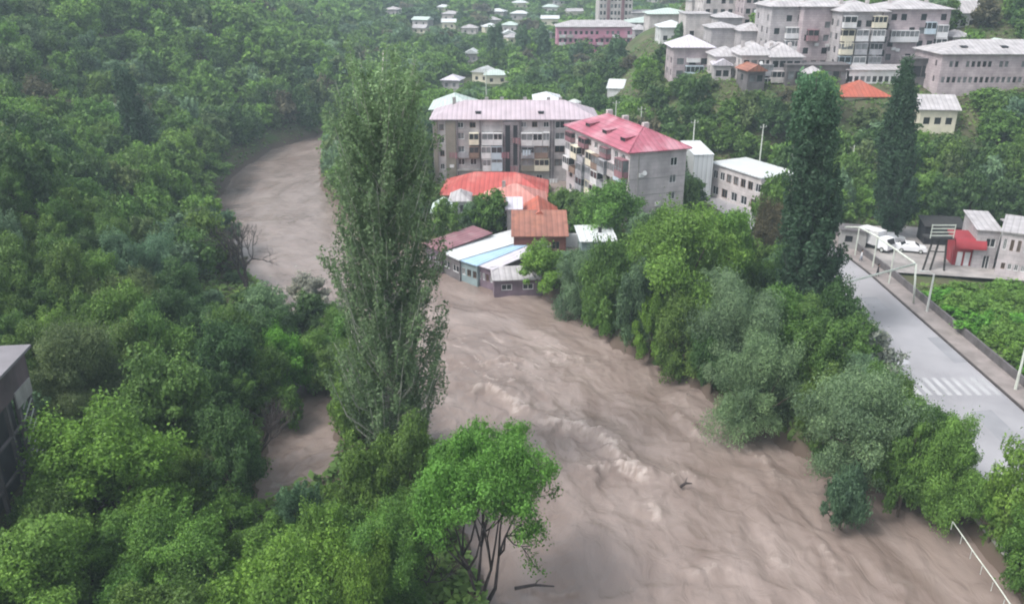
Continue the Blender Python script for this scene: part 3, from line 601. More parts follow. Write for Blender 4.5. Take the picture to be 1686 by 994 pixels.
pb('retaining_terrace', 'dark open concrete garage under the right end of the upper apartment row', 'terrace', 1502, 1556, 98, 178, 5.5, 5, M_dconc, ('flat', M_dconc, 0, .3), 3, 1, ww=1.9, wh=2.2, z0=2.0, side=False)
pb('annex', 'long pale ground-floor annex with white window bays under the crowded balcony block', 'annex', 1395, 1500, 116, 181, 4, 4, M_white, ('shed', M_rgrey, .6, .3), 10, 1, ww=.9, wh=1.2, z0=1.6, side=False)
town('apartment_block', 'three-storey pale balconied house with a grey hipped roof below the left apartment block', 'apartment block', 1222, 1276, 92, 184, 8.5, 11, M_tuff3, ('hip', M_rgrey, 2.2, .5), 4, 3, z0=.9, extra=bal_cols([(.05, .45, (1.8, 4.6), [M_white], 0), (.55, .95, (1.8, 4.6), [M_white, M_greyb], 1.1)]))
town('apartment_block', 'grey three-storey house with a pale pointed roof touching the dark terrace', 'apartment block', 1270, 1322, 95, 183, 8.3, 11, M_tuff2, ('hip', M_rgrey, 2.4, .5), 4, 3, z0=.9, extra=bal_cols([(.05, .5, (3.4,), [M_tuff3], 1.1)]))
town('house', 'low house with a patched pale roof between the purple house and the balconied house', 'house', 1180, 1226, 94, 190, 5, 9, M_tuff3, ('hip', M_rgrey, 1.6, .5), 3, 1, z0=1.2)
r_ = town('house', 'purplish house with a pale pyramid roof and a blue glazed balcony, low on the slope', 'house', 1110, 1174, 79, 200, 7.4, 10, M_tuff, ('hip', M_rlil, 2.3, .7), 3, 2, z0=1.0, ww=1.6, wh=1.4)
balcony(r_[0], side_map('front', r_[2], r_[3]), 2.8, 6.8, 1.2, M_blueb, 1.4, 1.0, glaz=1.2); balcony(r_[0], side_map('front', r_[2], r_[3]), 3.0, 6.0, 4.4, M_white, 1.0, .8)
town('house', 'square grey windowless house with a pale flat hipped roof on the hill', 'house', 1172, 1218, 47, 212, 5.4, 9, M_tuff2, ('hip', M_rgrey, 1.0, .5), 1, 1, skip=.6)
town('house', 'square tuff house with a pale pyramid roof left of the upper apartment row', 'house', 1221, 1267, 52, 206, 5.6, 9, M_tuff2, ('hip', M_rgrey, 1.5, .5), 1, 1, skip=.5)
town('house', 'house with a pale hipped roof directly behind the square grey house', 'house', 1183, 1223, 30, 224, 4.6, 8, M_tuff2, ('hip', M_rgrey, 1.2, .5), 3, 1)
town('building', 'tall blank pinkish-grey building above the purple house', 'building', 1130, 1172, 24, 232, 9, 10, M_tuff3, ('flat', M_rgrey, 0, .3), 2, 2, skip=.4)
town('building', 'pale building with stepped white roofs left of the blank pinkish-grey building', 'building', 1088, 1132, 46, 246, 7, 9, M_white, ('hip', M_rwhite, 1.6, .5), 3, 2)
town('building', 'long low building with a white roof at the far end of the valley town', 'building', 1070, 1140, 24, 278, 7, 12, M_tuff3, ('hip', M_rmint, 1.5, .6), 5, 1)
town('apartment_block', 'grey block at the top edge with a jagged broken lower wall', 'apartment block', 1160, 1226, -12, 246, 6.5, 12, M_tuff3, ('hip', M_rgrey, 1.6, .5), 5, 2)
town('apartment_block', 'pinkish block at the top edge beside the upper apartment row', 'apartment block', 1228, 1264, -16, 236, 9.5, 12, M_tuff, ('hip', M_rgrey, 1.6, .5), 3, 3)
town('house', 'house with a red-orange hipped roof at the foot of the upper apartment row', 'house', 1392, 1462, 160, 173, 4, 9, M_cream, ('hip', M_rorange, 2.6, .7), 4, 1)
town('house', 'pale grey gable-roofed house right of the dark pointed poplar', 'house', 1517, 1575, 181, 162, 3.6, 8, M_cream, ('gable', M_rgrey, 2.2, .5, 'x'), 3, 1, rot=-6)
town('house', 'white house with a big pale gable roof in the trees at the top right', 'house', 1580, 1640, 23, 205, 3.6, 10, M_white, ('gable', M_rgrey, 3.2, .6, 'x'), 4, 1)
r_ = town('school_building', 'long three-storey pinkish-grey building with a pale hipped roof at the right edge', 'building', 1553, 1760, 90, 172, 7.2, 12, M_tuff, ('hip', M_rgrey, 2.2, .6), 22, 2, ww=.7, wh=1.1, z0=1.8, sp=3.0, skip=.25)
for x_ in (5, 13): dormer(r_[1], x_, 2.0, r_[4] + .9, 1.2)
town('shed', 'small pale hut on the roof line of the long pinkish-grey building', 'shed', 1640, 1664, 74, 190, 4, 4, M_cream, ('gable', M_rmint, 1, .3), 1, 1)
for (u0, u1, v_, y_, H_, rm, lb) in [(1232, 1262, 118, 178, 3, M_rust, 'small rusty-roofed shack under the three-storey balconied house'), (1326, 1356, 122, 178, 3, M_rgrey, 'small grey-roofed shack left of the dark open terrace'), (1176, 1204, 108, 188, 3.2, M_rlil, 'lilac-roofed shack beside the purplish house'), (1264, 1296, 82, 188, 5.5, M_rgrey, 'narrow grey house squeezed behind the three-storey houses'), (1570, 1600, 62, 190, 3, M_rgrey, 'little grey-roofed outbuilding below the white gable house'), (1140, 1168, 2, 262, 5, M_rgrey, 'grey house above the tall blank building'), (1040, 1072, 22, 400, 7, M_rgrey, 'grey-roofed house close to the right side of the tower block')]:
    pb('shack', lb, 'house', u0, u1, v_, y_, H_, 6, random.choice([M_tuff3, M_tuff2, M_dconc]), ('hip' if u0 % 4 else 'gable', rm, 1.2, .4), 2, 1, rot=random.uniform(-10, 10))
# air conditioners, dishes and washing on the lived-in fronts
for o in [q for q in COL.objects if q.type == 'EMPTY' and q.get('category') == 'apartment block']:
    wl = next(q for q in COL.objects if q.parent == o and q.name.startswith('wall')); xs = [v.co.x for v in wl.data.vertices]; Wb = max(xs); Hb = max(v.co.z for v in wl.data.vertices); f_ = side_map('front', Wb, 1)
    if o.location.y > 300: continue
    for k in range(int(Wb / 2.2)):
        a_ = random.uniform(.6, Wb - 1.6); z_ = random.choice([1.4, 4.1, 6.8, 9.4]) + random.uniform(-.2, .4)
        if z_ > Hb - 1: continue
        m = MB(); q = random.random()
        if q < .45: fbox(m, f_, a_, a_ + .85, z_ - .9, z_ - .3, .003, .36); m.build('air_conditioner', M_white, o)
        elif q < .65: m.tube([f_(a_, z_, .05), f_(a_, z_ + .1, .4), f_(a_, z_ + .12, .46)], [.05, .1, .42], 10); m.build('satellite_dish', M_frame, o)
        else:
            for j in range(3): fbox(m, f_, a_ + j * .55, a_ + j * .55 + .42, z_ - .9 - random.uniform(0, .3), z_, 1.42, 1.45)
            fbox(m, f_, a_ - .1, a_ + 1.75, z_, z_ + .03, 1.41, 1.46); fbox(m, f_, a_ - .1, a_ - .06, z_ - .02, z_ + .02, .003, 1.41); fbox(m, f_, a_ + 1.7, a_ + 1.74, z_ - .02, z_ + .02, .003, 1.41)
            m.build('washing', random.choice([M_white, M_maroon, M_blueb, M_cream]), o)
# --- far valley
def grid_tower():
    a = PD(985, 40, 400); dp = 400 * CP + (CH - a.z) * SP; W = 55 / FPX * dp; H = 30
    ops = []
    for r in range(10):
        for c in range(9):
            if c in (2, 6): continue
            ops.append((.3 + c * (W - .6) / 9 + .3, 1.0 + r * 2.9, (W - .6) / 9 - .6, 1.6))
    r, rf = bld('tower_block', 'tall gridded tower block with two dark red vertical stripes in the far valley', 'tower block', (a.x, a.y, a.z), W, 15, H, 0, M_tuff3, {'front': ops}, ('flat', M_rgrey, 0, .3), zb=-8)
    f = side_map('front', W, 15)
    for c in (2, 6): m = MB(); fbox(m, f, .3 + c * (W - .6) / 9 + .1, .3 + (c + 1) * (W - .6) / 9 - .1, 0, H - 1, .003, .25); m.build('loggia_stripe', M_maroon, r)
grid_tower()
M_pinkb = pmat('pink_mauve_render', (.5, .22, .31), .9, .15, .3, stain=(.5, .36, .43), st_amt=.4)
r_ = pb('apartment_block', 'long mauve-pink apartment block with many pale balconies below the tower block', 'apartment block', 917, 1050, 45, 352, 13, 12, M_pinkb, ('hip', M_rgrey, 2.2, .6), 15, 4, ww=1.1, wh=1.3, z0=1.5, sp=2.9, skip=.1)
f_ = side_map('front', r_[2], r_[3])
for c in range(11):
    for z_ in (3.4, 6.3, 9.2):
        if random.random() < .55: balcony(r_[0], f_, 1 + c * 3.0, 3.4 + c * 3.0, z_, random.choice([M_white, M_tuff3, M_pinkb, M_pinkb]), 1.0, 1.0)
pb('apartment_block', 'grey four-storey block joined to the right end of the mauve-pink block', 'apartment block', 1045, 1068, 50, 345, 12, 11, M_tuff2, ('hip', M_rgrey, 1.6, .5), 3, 4)
pb('building', 'long pale blue-white roofed building right of the tower block', 'building', 1036, 1122, 38, 372, 8, 16, M_tuff3, ('hip', M_rmint, 2, .5), 8, 2)
pb('building', 'white building with a shallow white roof above the dark cypress', 'building', 1086, 1112, 58, 300, 7, 8, M_white, ('hip', M_rwhite, 1.5, .4), 3, 2)
pb('white_roofed_shed', 'white roof in the trees behind the magenta-roofed block', 'shed', 1000, 1033, 146, 232, 4.5, 6, M_white, ('shed', M_rwhite, 1.6, .3), 2, 1, rot=-12)
far = [(693, 36, 440, 'mint'), (730, 13, 520, 'white'), (741, 27, 500, 'grey'), (739, 41, 430, 'white'), (772, 50, 400, 'grey'), (858, 8, 520, 'white'), (818, 20, 480, 'white'), (855, 26, 450, 'white'), (815, 38, 420, 'grey'), (811, 48, 390, 'white'), (838, 46, 392, 'mint'), (838, 60, 350, 'white'), (905, 36, 420, 'white'), (920, 2, 540, 'white'), (905, 14, 470, 'mint'), (1075, -2, 430, 'white'), (690, 49, 400, 'grey'), (848, 66, 340, 'grey'), (776, 96, 300, 'white'), (792, 128, 246, 'white'), (742, 140, 236, 'cream'), (818, 132, 250, 'mint'), (948, 22, 420, 'grey'), (645, 20, 470, 'grey'), (900, 60, 350, 'mint')]
far_y = []
RM = {'white': M_rwhite, 'grey': M_rgrey, 'mint': M_rmint, 'cream': M_rlil}
far_l = ['alone among trees on the far left slope', 'highest left of the valley', 'below the highest left roof', 'square and bright in the middle of the far slope', 'low in a gap of the far trees', 'near the top edge in the middle', 'left of the wooded far ridge', 'in the upper group of far houses', 'in the row above the tall cypress', 'directly left of the tall cypress top', 'right of the tall cypress top', 'below the cypress top', 'left of the mauve-pink block', 'at the top edge left of the tower block', 'uphill from the mauve-pink block', 'at the top edge right of the tower block', 'at the curved end of the far left street', 'just under the brightest far houses', 'mid-slope above the long grey block', 'just behind the long pink roof', 'touching the big poplar top', 'right of the thin pole behind the pink roof', 'left of the tower block', 'on the wooded slope left of all others', 'by the trees left of the mauve-pink block']
for i, (u, v, y_, c) in enumerate(far):
    g_ = G(u, v + 7); w_ = random.uniform(5, 8) * (1 if g_.y < 420 else 1.25); far_y.append(g_.y)
    bld('far_house', f'tiny {"pale" if c == "cream" else c}-roofed house {far_l[i]}', 'house', (g_.x - w_ / 2, g_.y, g_.z - .2), w_, 6.5, random.uniform(2.8, 3.8), R(random.uniform(-25, 25)), random.choice([M_cream, M_tuff3, M_tuff2]), {'front': grid_open(w_, 3, 2, 1, 1.1, 1.2, .9, 2.7, .3, w_ - .3)}, (random.choice(['hip', 'gable']), RM[c], 1.5, .5), False, 'far houses scattered up the valley', -3)
# --- right foreground: shop and house by the yard
a = P(1566, 437, 3.2)
r0 = empty('red_kiosk', (a.x, a.y, 3.2), R(-12), 'small bright red kiosk with a rounded canopy and white-framed doors beside the yard', 'kiosk')
MB().box(0, 3.6, .02, 4, -1, 3.8).build('wall', M_redp, r0)
m = MB()
for i in range(8):
    t0, t1 = math.pi * i / 16, math.pi * (i + 1) / 16
    m.poly([(-.2, .01 - 1.2 * math.sin(t0), 2.9 + 1.3 * math.cos(t0)), (3.8, .01 - 1.2 * math.sin(t0), 2.9 + 1.3 * math.cos(t0)), (3.8, .01 - 1.2 * math.sin(t1), 2.9 + 1.3 * math.cos(t1)), (-.2, .01 - 1.2 * math.sin(t1), 2.9 + 1.3 * math.cos(t1))])
m.box(-.2, 3.8, .0, 4.2, 3.85, 4.15); m.build('canopy', M_redp, r0)
for x_ in (.5, 1.5, 2.5): MB().box(x_, x_ + .7, -.05, 0.015, .1, 2.1).build('door', M_white, r0)
a = P(1598, 441, 3.2); b = P(1634, 448, 3.2)
bld('shop_building', 'narrow grey stone building with one white window joined to the red kiosk', 'building', (a.x, a.y, 3.2), (b - a).length, 8, 5.6, R(-14), M_tuff2, {'front': [(1.2, 3.2, 1.3, 1.3), (1.3, 0, .9, 2)]}, ('shed', M_rgrey, .5, .3), True, zb=-2)
a = P(1636, 452, 3.2)
r_, rf_ = bld('two_storey_house', 'two-storey white and grey building with a strip of dark upper windows at the right edge', 'building', (a.x, a.y, 3.0), 4.6, 9, 6.4, R(-32), M_blockB, {'front': [(.3 + i * .85, 3.9, .45, 1.6) for i in range(5)] + [(.6 + i * .8, 1.2, .5, .9) for i in range(5)], 'right': []}, ('flat', M_rgrey, 0, .3), True, zb=-2)
bld('white_house', 'plain blue-white walled building cut by the right edge of the picture', 'building', (a.x + 3.9, a.y - 2.6, 2.8), 9, 9, 6.3, R(2), M_white, {'front': [(1.2, 3.9, .35, 1.5)]}, ('flat', M_rgrey, 0, .35), True, zb=-2)
# ruined concrete building, left edge
a = P(38, 574, 16.2)
r_ = empty('derelict_building', (a.x, a.y, a.z), R(97), 'derelict dark concrete building with exposed frame at the left edge', 'building')
m = MB(); m.box(-14, 0, 0, 9, -2.6, -.02); m.build('wall', pmat('dark_mauve_wall', (.12, .09, .1), .9, .35, .5, stain=(.05, .045, .05)), r_)
MB().box(-14.3, .3, -.5, 9.3, 0, .22).build('roof', pmat('wet_pale_roof_slab', (.19, .18, .195), .75, .15, .6), r_)
m = MB()
for x_ in (-13, -10, -7, -4, -2.2, -.15): m.box(x_ - .15, x_ + .15, .15, .45, -14, -2.6)
for z_ in (-5.4, -8.2): m.box(-14, 0, .2, .4, z_, z_ + .18)
m.build('column_frame', M_dconc, r_)
MB().box(-13.8, -.4, 1.6, 8.8, -14, -2.6).build('inner_wall', pmat('deep_grey_wall', (.07, .07, .08), .9, .3, .4), r_)
m = MB()
for k in range(7): m.tube([(-1.9 - .3 * (k % 2), .1, -4.2 - k * .9), (-.3, .1, -3.2 - k * .9)], .06, 4)
m.build('stair_brace', M_steel, r_)
m = MB(); fbox(m, lambda a, b, o: (a, -o, b), -3, -.3, -3.6, -2.3, .02, .12); m.build('wall_patch', M_concrete, r_)

# ------------------------------------------------------------------ overhead pipe, rails, poles
pr = empty('overhead_pipe', (50.8, 101, 3), 0, 'pale raised gas pipe running along the road and turning to cross above it', 'pipe')
Mi = lambda l: [(p[0] - 50.8, p[1] - 101, p[2] - 3) for p in l]
c0 = (P(1505, 432, 8.4)); e0 = P(1375, 470, 8.4); far_ = [PD(1445, 389, 112), PD(1412, 372, 120), PD(1392, 373, 126)]
far_ = [P(1445, 390, 7.6), P(1415, 374, 7.4), P(1392, 374, 6.6)]
MB().tube(Mi([far_[2], far_[1], far_[0], c0, (c0.x + .1, c0.y - .4, 8.1)]), .13, 8).build('roadside_pipe', M_pipe, pr, True)
MB().tube(Mi([(c0.x, c0.y - .3, 8.3), e0, (e0.x - 2.5, e0.y - .4, 8.3), (e0.x - 2.6, e0.y - .4, 2.5)]), .13, 8).build('crossing_pipe', M_pipe, pr, True)
MB().tube(Mi([(c0.x + .1, c0.y - .4, 8.3), (c0.x + .5, c0.y - .8, 3.2)]), .13, 8).build('drop_pipe', M_pipe, pr, True)
for q in (far_[0], far_[1], ((far_[0] + c0) / 2)): MB().tube(Mi([(q.x, q.y, 2.6), (q.x, q.y, q.z)]), .09, 6).build('support_post', M_pipe, pr)
def pole(label, u, vb, vt, z=None, lamp=False, arm=True, r=.13):
    g = G(u, vb) if z is None else P(u, vb, z)
    hh = 3.0
    while proj(g.x, g.y, g.z + hh)[1] > vt and hh < 30: hh += .1
    o = empty('street_lamp' if lamp else 'utility_pole', (g.x, g.y, g.z), random.uniform(-.6, .6), label, 'street lamp' if lamp else 'utility pole')
    MB().tube([(0, 0, -1.0), (0, 0, hh)], [r * 1.3, r * .75], 8).build('pole', M_steel if lamp else M_pipe, o)
    if lamp: MB().tube([(0, 0, hh - .1), (-.5, 0, hh + .25), (-1.3, 0, hh + .3)], .05, 5).box(-1.7, -1.2, -.12, .12, hh + .24, hh + .36).build('lamp_arm', M_steel, o)
    elif arm:
        MB().box(-.8, .8, -.05, .05, hh - .6, hh - .5).build('crossarm', M_concrete, o)
        for q in (-.7, 0, .7): MB().tube([(q, 0, hh - .5), (q, 0, hh - .25)], .05, 5).build('insulator', M_white, o)
    return o
pole('street lamp on the pavement right of the pipe crossing', 1526, 512, 452, 3.1, True)
pole('tall pale pole in front of the trees above the red kiosk', 1600, 375, 305)
pole('thin pale pole at the right edge of the picture beside the crosswalk', 1672, 640, 545, 3.1, False, False)
pole('pale pole behind the right corner of the magenta roof', 1136, 300, 198)
pole('pale pole just left of the thick dark green poplar', 1296, 330, 225)
pole('pale pole among the trees between the two right-hand poplars', 1398, 300, 240)
pole('thin pole behind the middle of the magenta roof', 1052, 260, 176)
pole('thin pole behind the left end of the magenta roof', 1011, 250, 166)
pole('pale pole in the trees right of the white box building', 1247, 300, 205)
pole('thin pole left of the tank tower behind the pink roof', 801, 190, 112)
pole('pale slender pole low in the trees left of the thick dark poplar', 1282, 340, 300, None, False, False)
# dark trestle with a pale lattice at the yard
g = P(1543, 446, 3.3); t = empty('steel_trestle', (g.x, g.y, 3.3), 0, 'dark slanted-leg steel trestle carrying a pale slatted platform at the yard edge', 'trestle')
for a_, b_ in (((-2.1, 0, -.3), (-.6, 1.5, 4.4)), ((-.9, .3, -.3), (.3, 1.5, 4.4)), ((1.0, 0, -.6), (1.0, 1.0, 4.4))): MB().tube([a_, b_], .14, 6).build('leg', M_dsteel, t)
MB().tube([(-1.2, 1, 2.6), (1, .6, 2.6)], .09, 5).build('brace', M_dsteel, t)
MB().box(-1.8, 1.8, .6, 2.6, 4.4, 4.6).build('platform', M_dsteel, t)
m = MB()
for k in range(4): m.box(-1.6, 1.7, .62, .7, 4.9 + k * .5, 5.05 + k * .5)
m.box(-1.6, -1.5, .55, .62, 4.6, 6.6); m.box(1.6, 1.7, .55, .62, 4.6, 6.6); m.build('slatted_panel', M_pipe, t)
g = P(1520, 402, 3.3); bld('black_shed', 'black timber shed behind the parked silver car', 'shed', (g.x, g.y, 3.3), 5.5, 4, 2.8, R(-10), M_dark, {'front': [(.9, .9, .8, .9)]}, ('shed', M_dsteel, .5, .3), True, zb=-1)
# concrete wall with a dark gap, left of the truck
g = P(1380, 407, 3.2); bld('roadside_hut', 'pale concrete hut with one dark opening beside the road, next to the thick poplar', 'hut', (g.x + .2, g.y, 3.2), 3.6, 3, 2.7, R(-16), M_concrete, {'front': [(.6, .9, 1.1, 1.0)]}, ('flat', M_dconc, 0, .25), False, zb=-1)
# river guard rail bottom right
gr = empty('guard_rail', (37.6, 50, 3), 0, 'thin white guard rail along the top of the retaining wall, bottom right', 'guard rail')
pts = [P(u, v, 3.9) for u, v in [(1570, 852), (1590, 880), (1607, 905), (1640, 950), (1672, 997), (1720, 1075)]]
MB().tube([(p.x - 37.6, p.y - 50, .55) for p in pts], .045, 6).build('rail', M_pipe, gr, True)
for p in [pts[0].lerp(pts[-1], k / 8) for k in range(9)]: MB().tube([(p.x - 37.6, p.y - 50, -.2), (p.x - 37.6, p.y - 50, .55)], .03, 5).build('post', M_steel, gr)
pts = [P(u, v, 3.9) for u, v in [(1368, 572), (1378, 588), (1392, 604)]]
g2 = empty('guard_rail', (pts[0].x, pts[0].y, 3), 0, 'short pale guard rail showing between trees at the left road edge', 'guard rail')
MB().tube([(p.x - pts[0].x, p.y - pts[0].y, .9) for p in pts], .08, 6).build('rail', M_white, g2)
for p in pts: MB().tube([(p.x - pts[0].x, p.y - pts[0].y, -.1), (p.x - pts[0].x, p.y - pts[0].y, .9)], .05, 5).build('post', M_white, g2)
# ------------------------------------------------------------------ vehicles
def wheel(parent, x, y, r=.32):
    t = MB().tube([(x, y - .11, r), (x, y + .11, r)], r, 14).build('tyre', M_tyre, parent); return MB().tube([(x, y - .125, r), (x, y + .125, r)], r * .58, 10).build('rim', M_steel, t)
def car(label, loc, rot, mat):
    c = empty('parked_car', loc, rot, label, 'car'); bm = MB()
    prof = [(-2.15, .35), (-2.2, .75), (-2.1, .95), (-1.35, 1.02), (-.75, 1.42), (.45, 1.45), (1.15, 1.0), (2.0, .86), (2.2, .65), (2.15, .32)]
    def sec(s): return [(x, s * (.86 if z < 1.05 else .66), z) for x, z in prof]
    A, B = sec(-1), sec(1); bm.poly(A); bm.poly(B[::-1])
    for k in range(len(prof)): j = (k + 1) % len(prof); bm.poly([A[k], B[k], B[j], A[j]])
    bm.build('body', mat, c)
    g = MB(); g.poly([(-1.38, -.7, 1.05), (-1.38, .7, 1.05), (-.8, .6, 1.41), (-.8, -.6, 1.41)]); g.build('rear_window', M_glass, c)
    g = MB(); g.poly([(1.16, -.72, 1.03), (1.16, .72, 1.03), (.53, .6, 1.43), (.53, -.6, 1.43)]); g.build('windscreen', M_glass, c)
    for s in (-1, 1):
        g = MB(); g.poly([(-1.2, s * .83, 1.06), (1.0, s * .83, 1.06), (.42, s * .68, 1.4), (-.7, s * .68, 1.4)]); g.build('side_window', M_glass, c)
        for x_ in (-1.3, 1.35): wheel(c, x_, s * .78)
        MB().box(2.1, 2.2, s * .62 - .18, s * .62 + .18, .6, .75).build('headlight', M_frame, c)
        MB().box(-2.24, -2.12, s * .66 - .14, s * .66 + .14, .68, .85).build('tail_light', M_redp, c)
    return c
g = P(1498, 414, 3.3); car('silver car with a white bonnet parked in the yard behind the truck', (g.x, g.y, 3.31), R(-18), M_carw)
g = P(1480, 404, 3.3); car('darker silver car parked just behind the white one in the yard', (g.x - .8, g.y + 1.6, 3.31), R(-18), M_cars)
g = P(1436, 414, 3.3)
tr = empty('parked_truck', (g.x + 1.2, g.y + 1.2, 3.31), R(-58), 'small white box truck parked behind the roadside wall', 'truck')
MB().box(-3, .5, -1, 1, .75, 2.9).build('cargo_box', M_white, tr)
b_ = MB(); A = [(.62, -.95, .5), (2.3, -.95, .5), (2.3, -.95, 1.25), (1.9, -.95, 2.15), (.62, -.95, 2.2)]; Bq = [(p[0], .95, p[2]) for p in A]; b_.poly(A); b_.poly(Bq[::-1])
for k in range(5): b_.poly([A[k], Bq[k], Bq[(k + 1) % 5], A[(k + 1) % 5]])
b_.build('cab', M_carw, tr); gq = MB(); gq.poly([(2.31, -.8, 1.3), (2.31, .8, 1.3), (1.95, .8, 2.08), (1.95, -.8, 2.08)]); gq.build('windscreen', M_glass, tr)
MB().box(-3, 2.2, -.4, .4, .45, .74).build('chassis', M_dsteel, tr)
for x_ in (-2.2, 1.4):
    for s in (-1, 1): wheel(tr, x_, s * .85, .4)
g = P(1450, 412, 3.3); m = MB().box(-.9, .9, -.7, .7, 0, 1.3); m.box(-.95, .95, -.75, .75, 1.3, 1.4); o = m.build('rubbish_skip', M_dsteel); o.location = (g.x + .8, g.y + .3, 3.31); tag(o, 'dark metal bin between the white truck and the pipe', 'bin')
# ------------------------------------------------------------------ people
def person(label, loc, rot, top, legs, stride=.16):
    r = empty('person', loc, rot, label, 'person')
    V = [(0, 0, .95), (0, 0, 1.15), (0, 0, 1.38), (0, 0, 1.48), (0, -.01, 1.56), (0, -.02, 1.68), (.19, 0, 1.40), (.25, .03, 1.13), (.24, -.07, .92), (-.19, 0, 1.40), (-.25, -.03, 1.13), (-.24, -.12, .92), (.09, 0, .88), (.1, -stride * .5, .5), (.1, -stride, .08), (.1, -stride - .14, .04), (-.09, 0, .88), (-.1, stride * .3, .5), (-.1, stride, .08), (-.1, stride - .14, .04), (0, -.01, 1.76)]
    E_ = [(0, 1), (1, 2), (2, 3), (3, 4), (4, 5), (5, 20), (2, 6), (6, 7), (7, 8), (2, 9), (9, 10), (10, 11), (0, 12), (12, 13), (13, 14), (14, 15), (0, 16), (16, 17), (17, 18), (18, 19)]
    rad = [.13, .125, .14, .06, .065, .1, .065, .045, .035, .065, .045, .035, .1, .065, .045, .035, .1, .065, .045, .035, .07]
    me = bpy.data.meshes.new('body'); me.from_pydata(V, E_, []); o = link(bpy.data.objects.new('body', me), r); me.materials.append(top)
    o.modifiers.new('s', 'SKIN'); o.modifiers.new('u', 'SUBSURF').levels = 1
    for i, q in enumerate(rad): me.skin_vertices[0].data[i].radius = (q, q * .85)
    me.skin_vertices[0].data[0].use_root = True
    tz = MB()
    for s, st in ((.1, -stride), (-.1, stride)): tz.tube([(s * .95, 0, .93), (s, st * .45, .5), (s, st, .12)], [.125, .09, .07], 8)
    tz.tube([(0, 0, .85), (0, 0, 1.0)], [.16, .155], 8); tz.build('trousers', legs, r, True)
    MB().tube([(0, .02, 1.62), (0, .02, 1.72), (0, .0, 1.82), (0, 0, 1.86)], [.09, .118, .09, .02], 8).build('hair', M_hair, r, True)
    MB().tube([(0, -.02, 1.5), (0, -.03, 1.57), (0, -.035, 1.68), (0, -.02, 1.77)], [.06, .085, .095, .06], 8).build('head', M_skin, r, True)
    return r
g = P(1417, 431, 3.09); person('person in a pale top and grey trousers walking on the pavement by the low wall', (g.x, g.y, 3.09), R(60), M_shirt, M_trous)
g = P(1444, 455, 3.09); person('person in dark clothes on the pavement near the pipe crossing', (g.x, g.y, 3.09), R(60), M_dcloth, M_dcloth)
# ------------------------------------------------------------------ foliage
def leaves(Pn, Nn, size, r, asp=.6):
    """diamond leaf clumps at points Pn facing Nn"""
    n_ = len(Pn); Nn = Nn / (np.linalg.norm(Nn, axis=1, keepdims=True) + 1e-9)
    h = r.normal(size=(n_, 3)); T = np.cross(Nn, h); T /= np.linalg.norm(T, axis=1, keepdims=True) + 1e-9; B = np.cross(Nn, T)
    s = (size * r.uniform(.6, 1.35, n_))[:, None]
    V = np.stack([Pn - T * s, Pn + B * s * asp + Nn * s * .15, Pn + T * s, Pn - B * s * asp + Nn * s * .15], 1).reshape(-1, 3)
    return V, np.arange(n_ * 4).reshape(-1, 4)
def lobes(r, kind):
    L = []
    K = {'round': 44, 'loose': 36, 'willow': 30, 'bush': 26, 'tiered': 48}[kind]
    zh = {'round': 1.55, 'loose': 1.9, 'willow': 1.5, 'bush': 1.0, 'tiered': 1.7}[kind]
    ph = r.uniform(0, 6.3); el = r.uniform(.05, .22)
    for k in range(K):
        t = (k + .5) / K; zz = 1 - 1.75 * t if kind != 'bush' else 1 - 1.15 * t
        a = k * 2.39996 + r.normal() * .35; rr = math.sqrt(max(0, 1 - zz * zz * .9)) * r.uniform(.5, .9) * (1 + el * math.cos(2 * a + ph) + .16 * math.cos(3 * a + ph * 2))
        lr = r.choice([.15, .2, .26, .34]) * r.uniform(.85, 1.2) * (1.15 if kind in ('willow',) else 1)
        if kind == 'loose': lr *= .8
        cz = (zz * .5 + .5) * zh * r.uniform(.86, 1.06) - lr * .2
        L.append((rr * math.cos(a), rr * math.sin(a), max(cz, lr * .5), lr, r.uniform(.78, 1.22)))
    for k in range(5): L.append((r.normal() * .15, r.normal() * .15, zh * r.uniform(.35, .95), r.uniform(.3, .42), r.uniform(.85, 1.1)))
    return L, zh
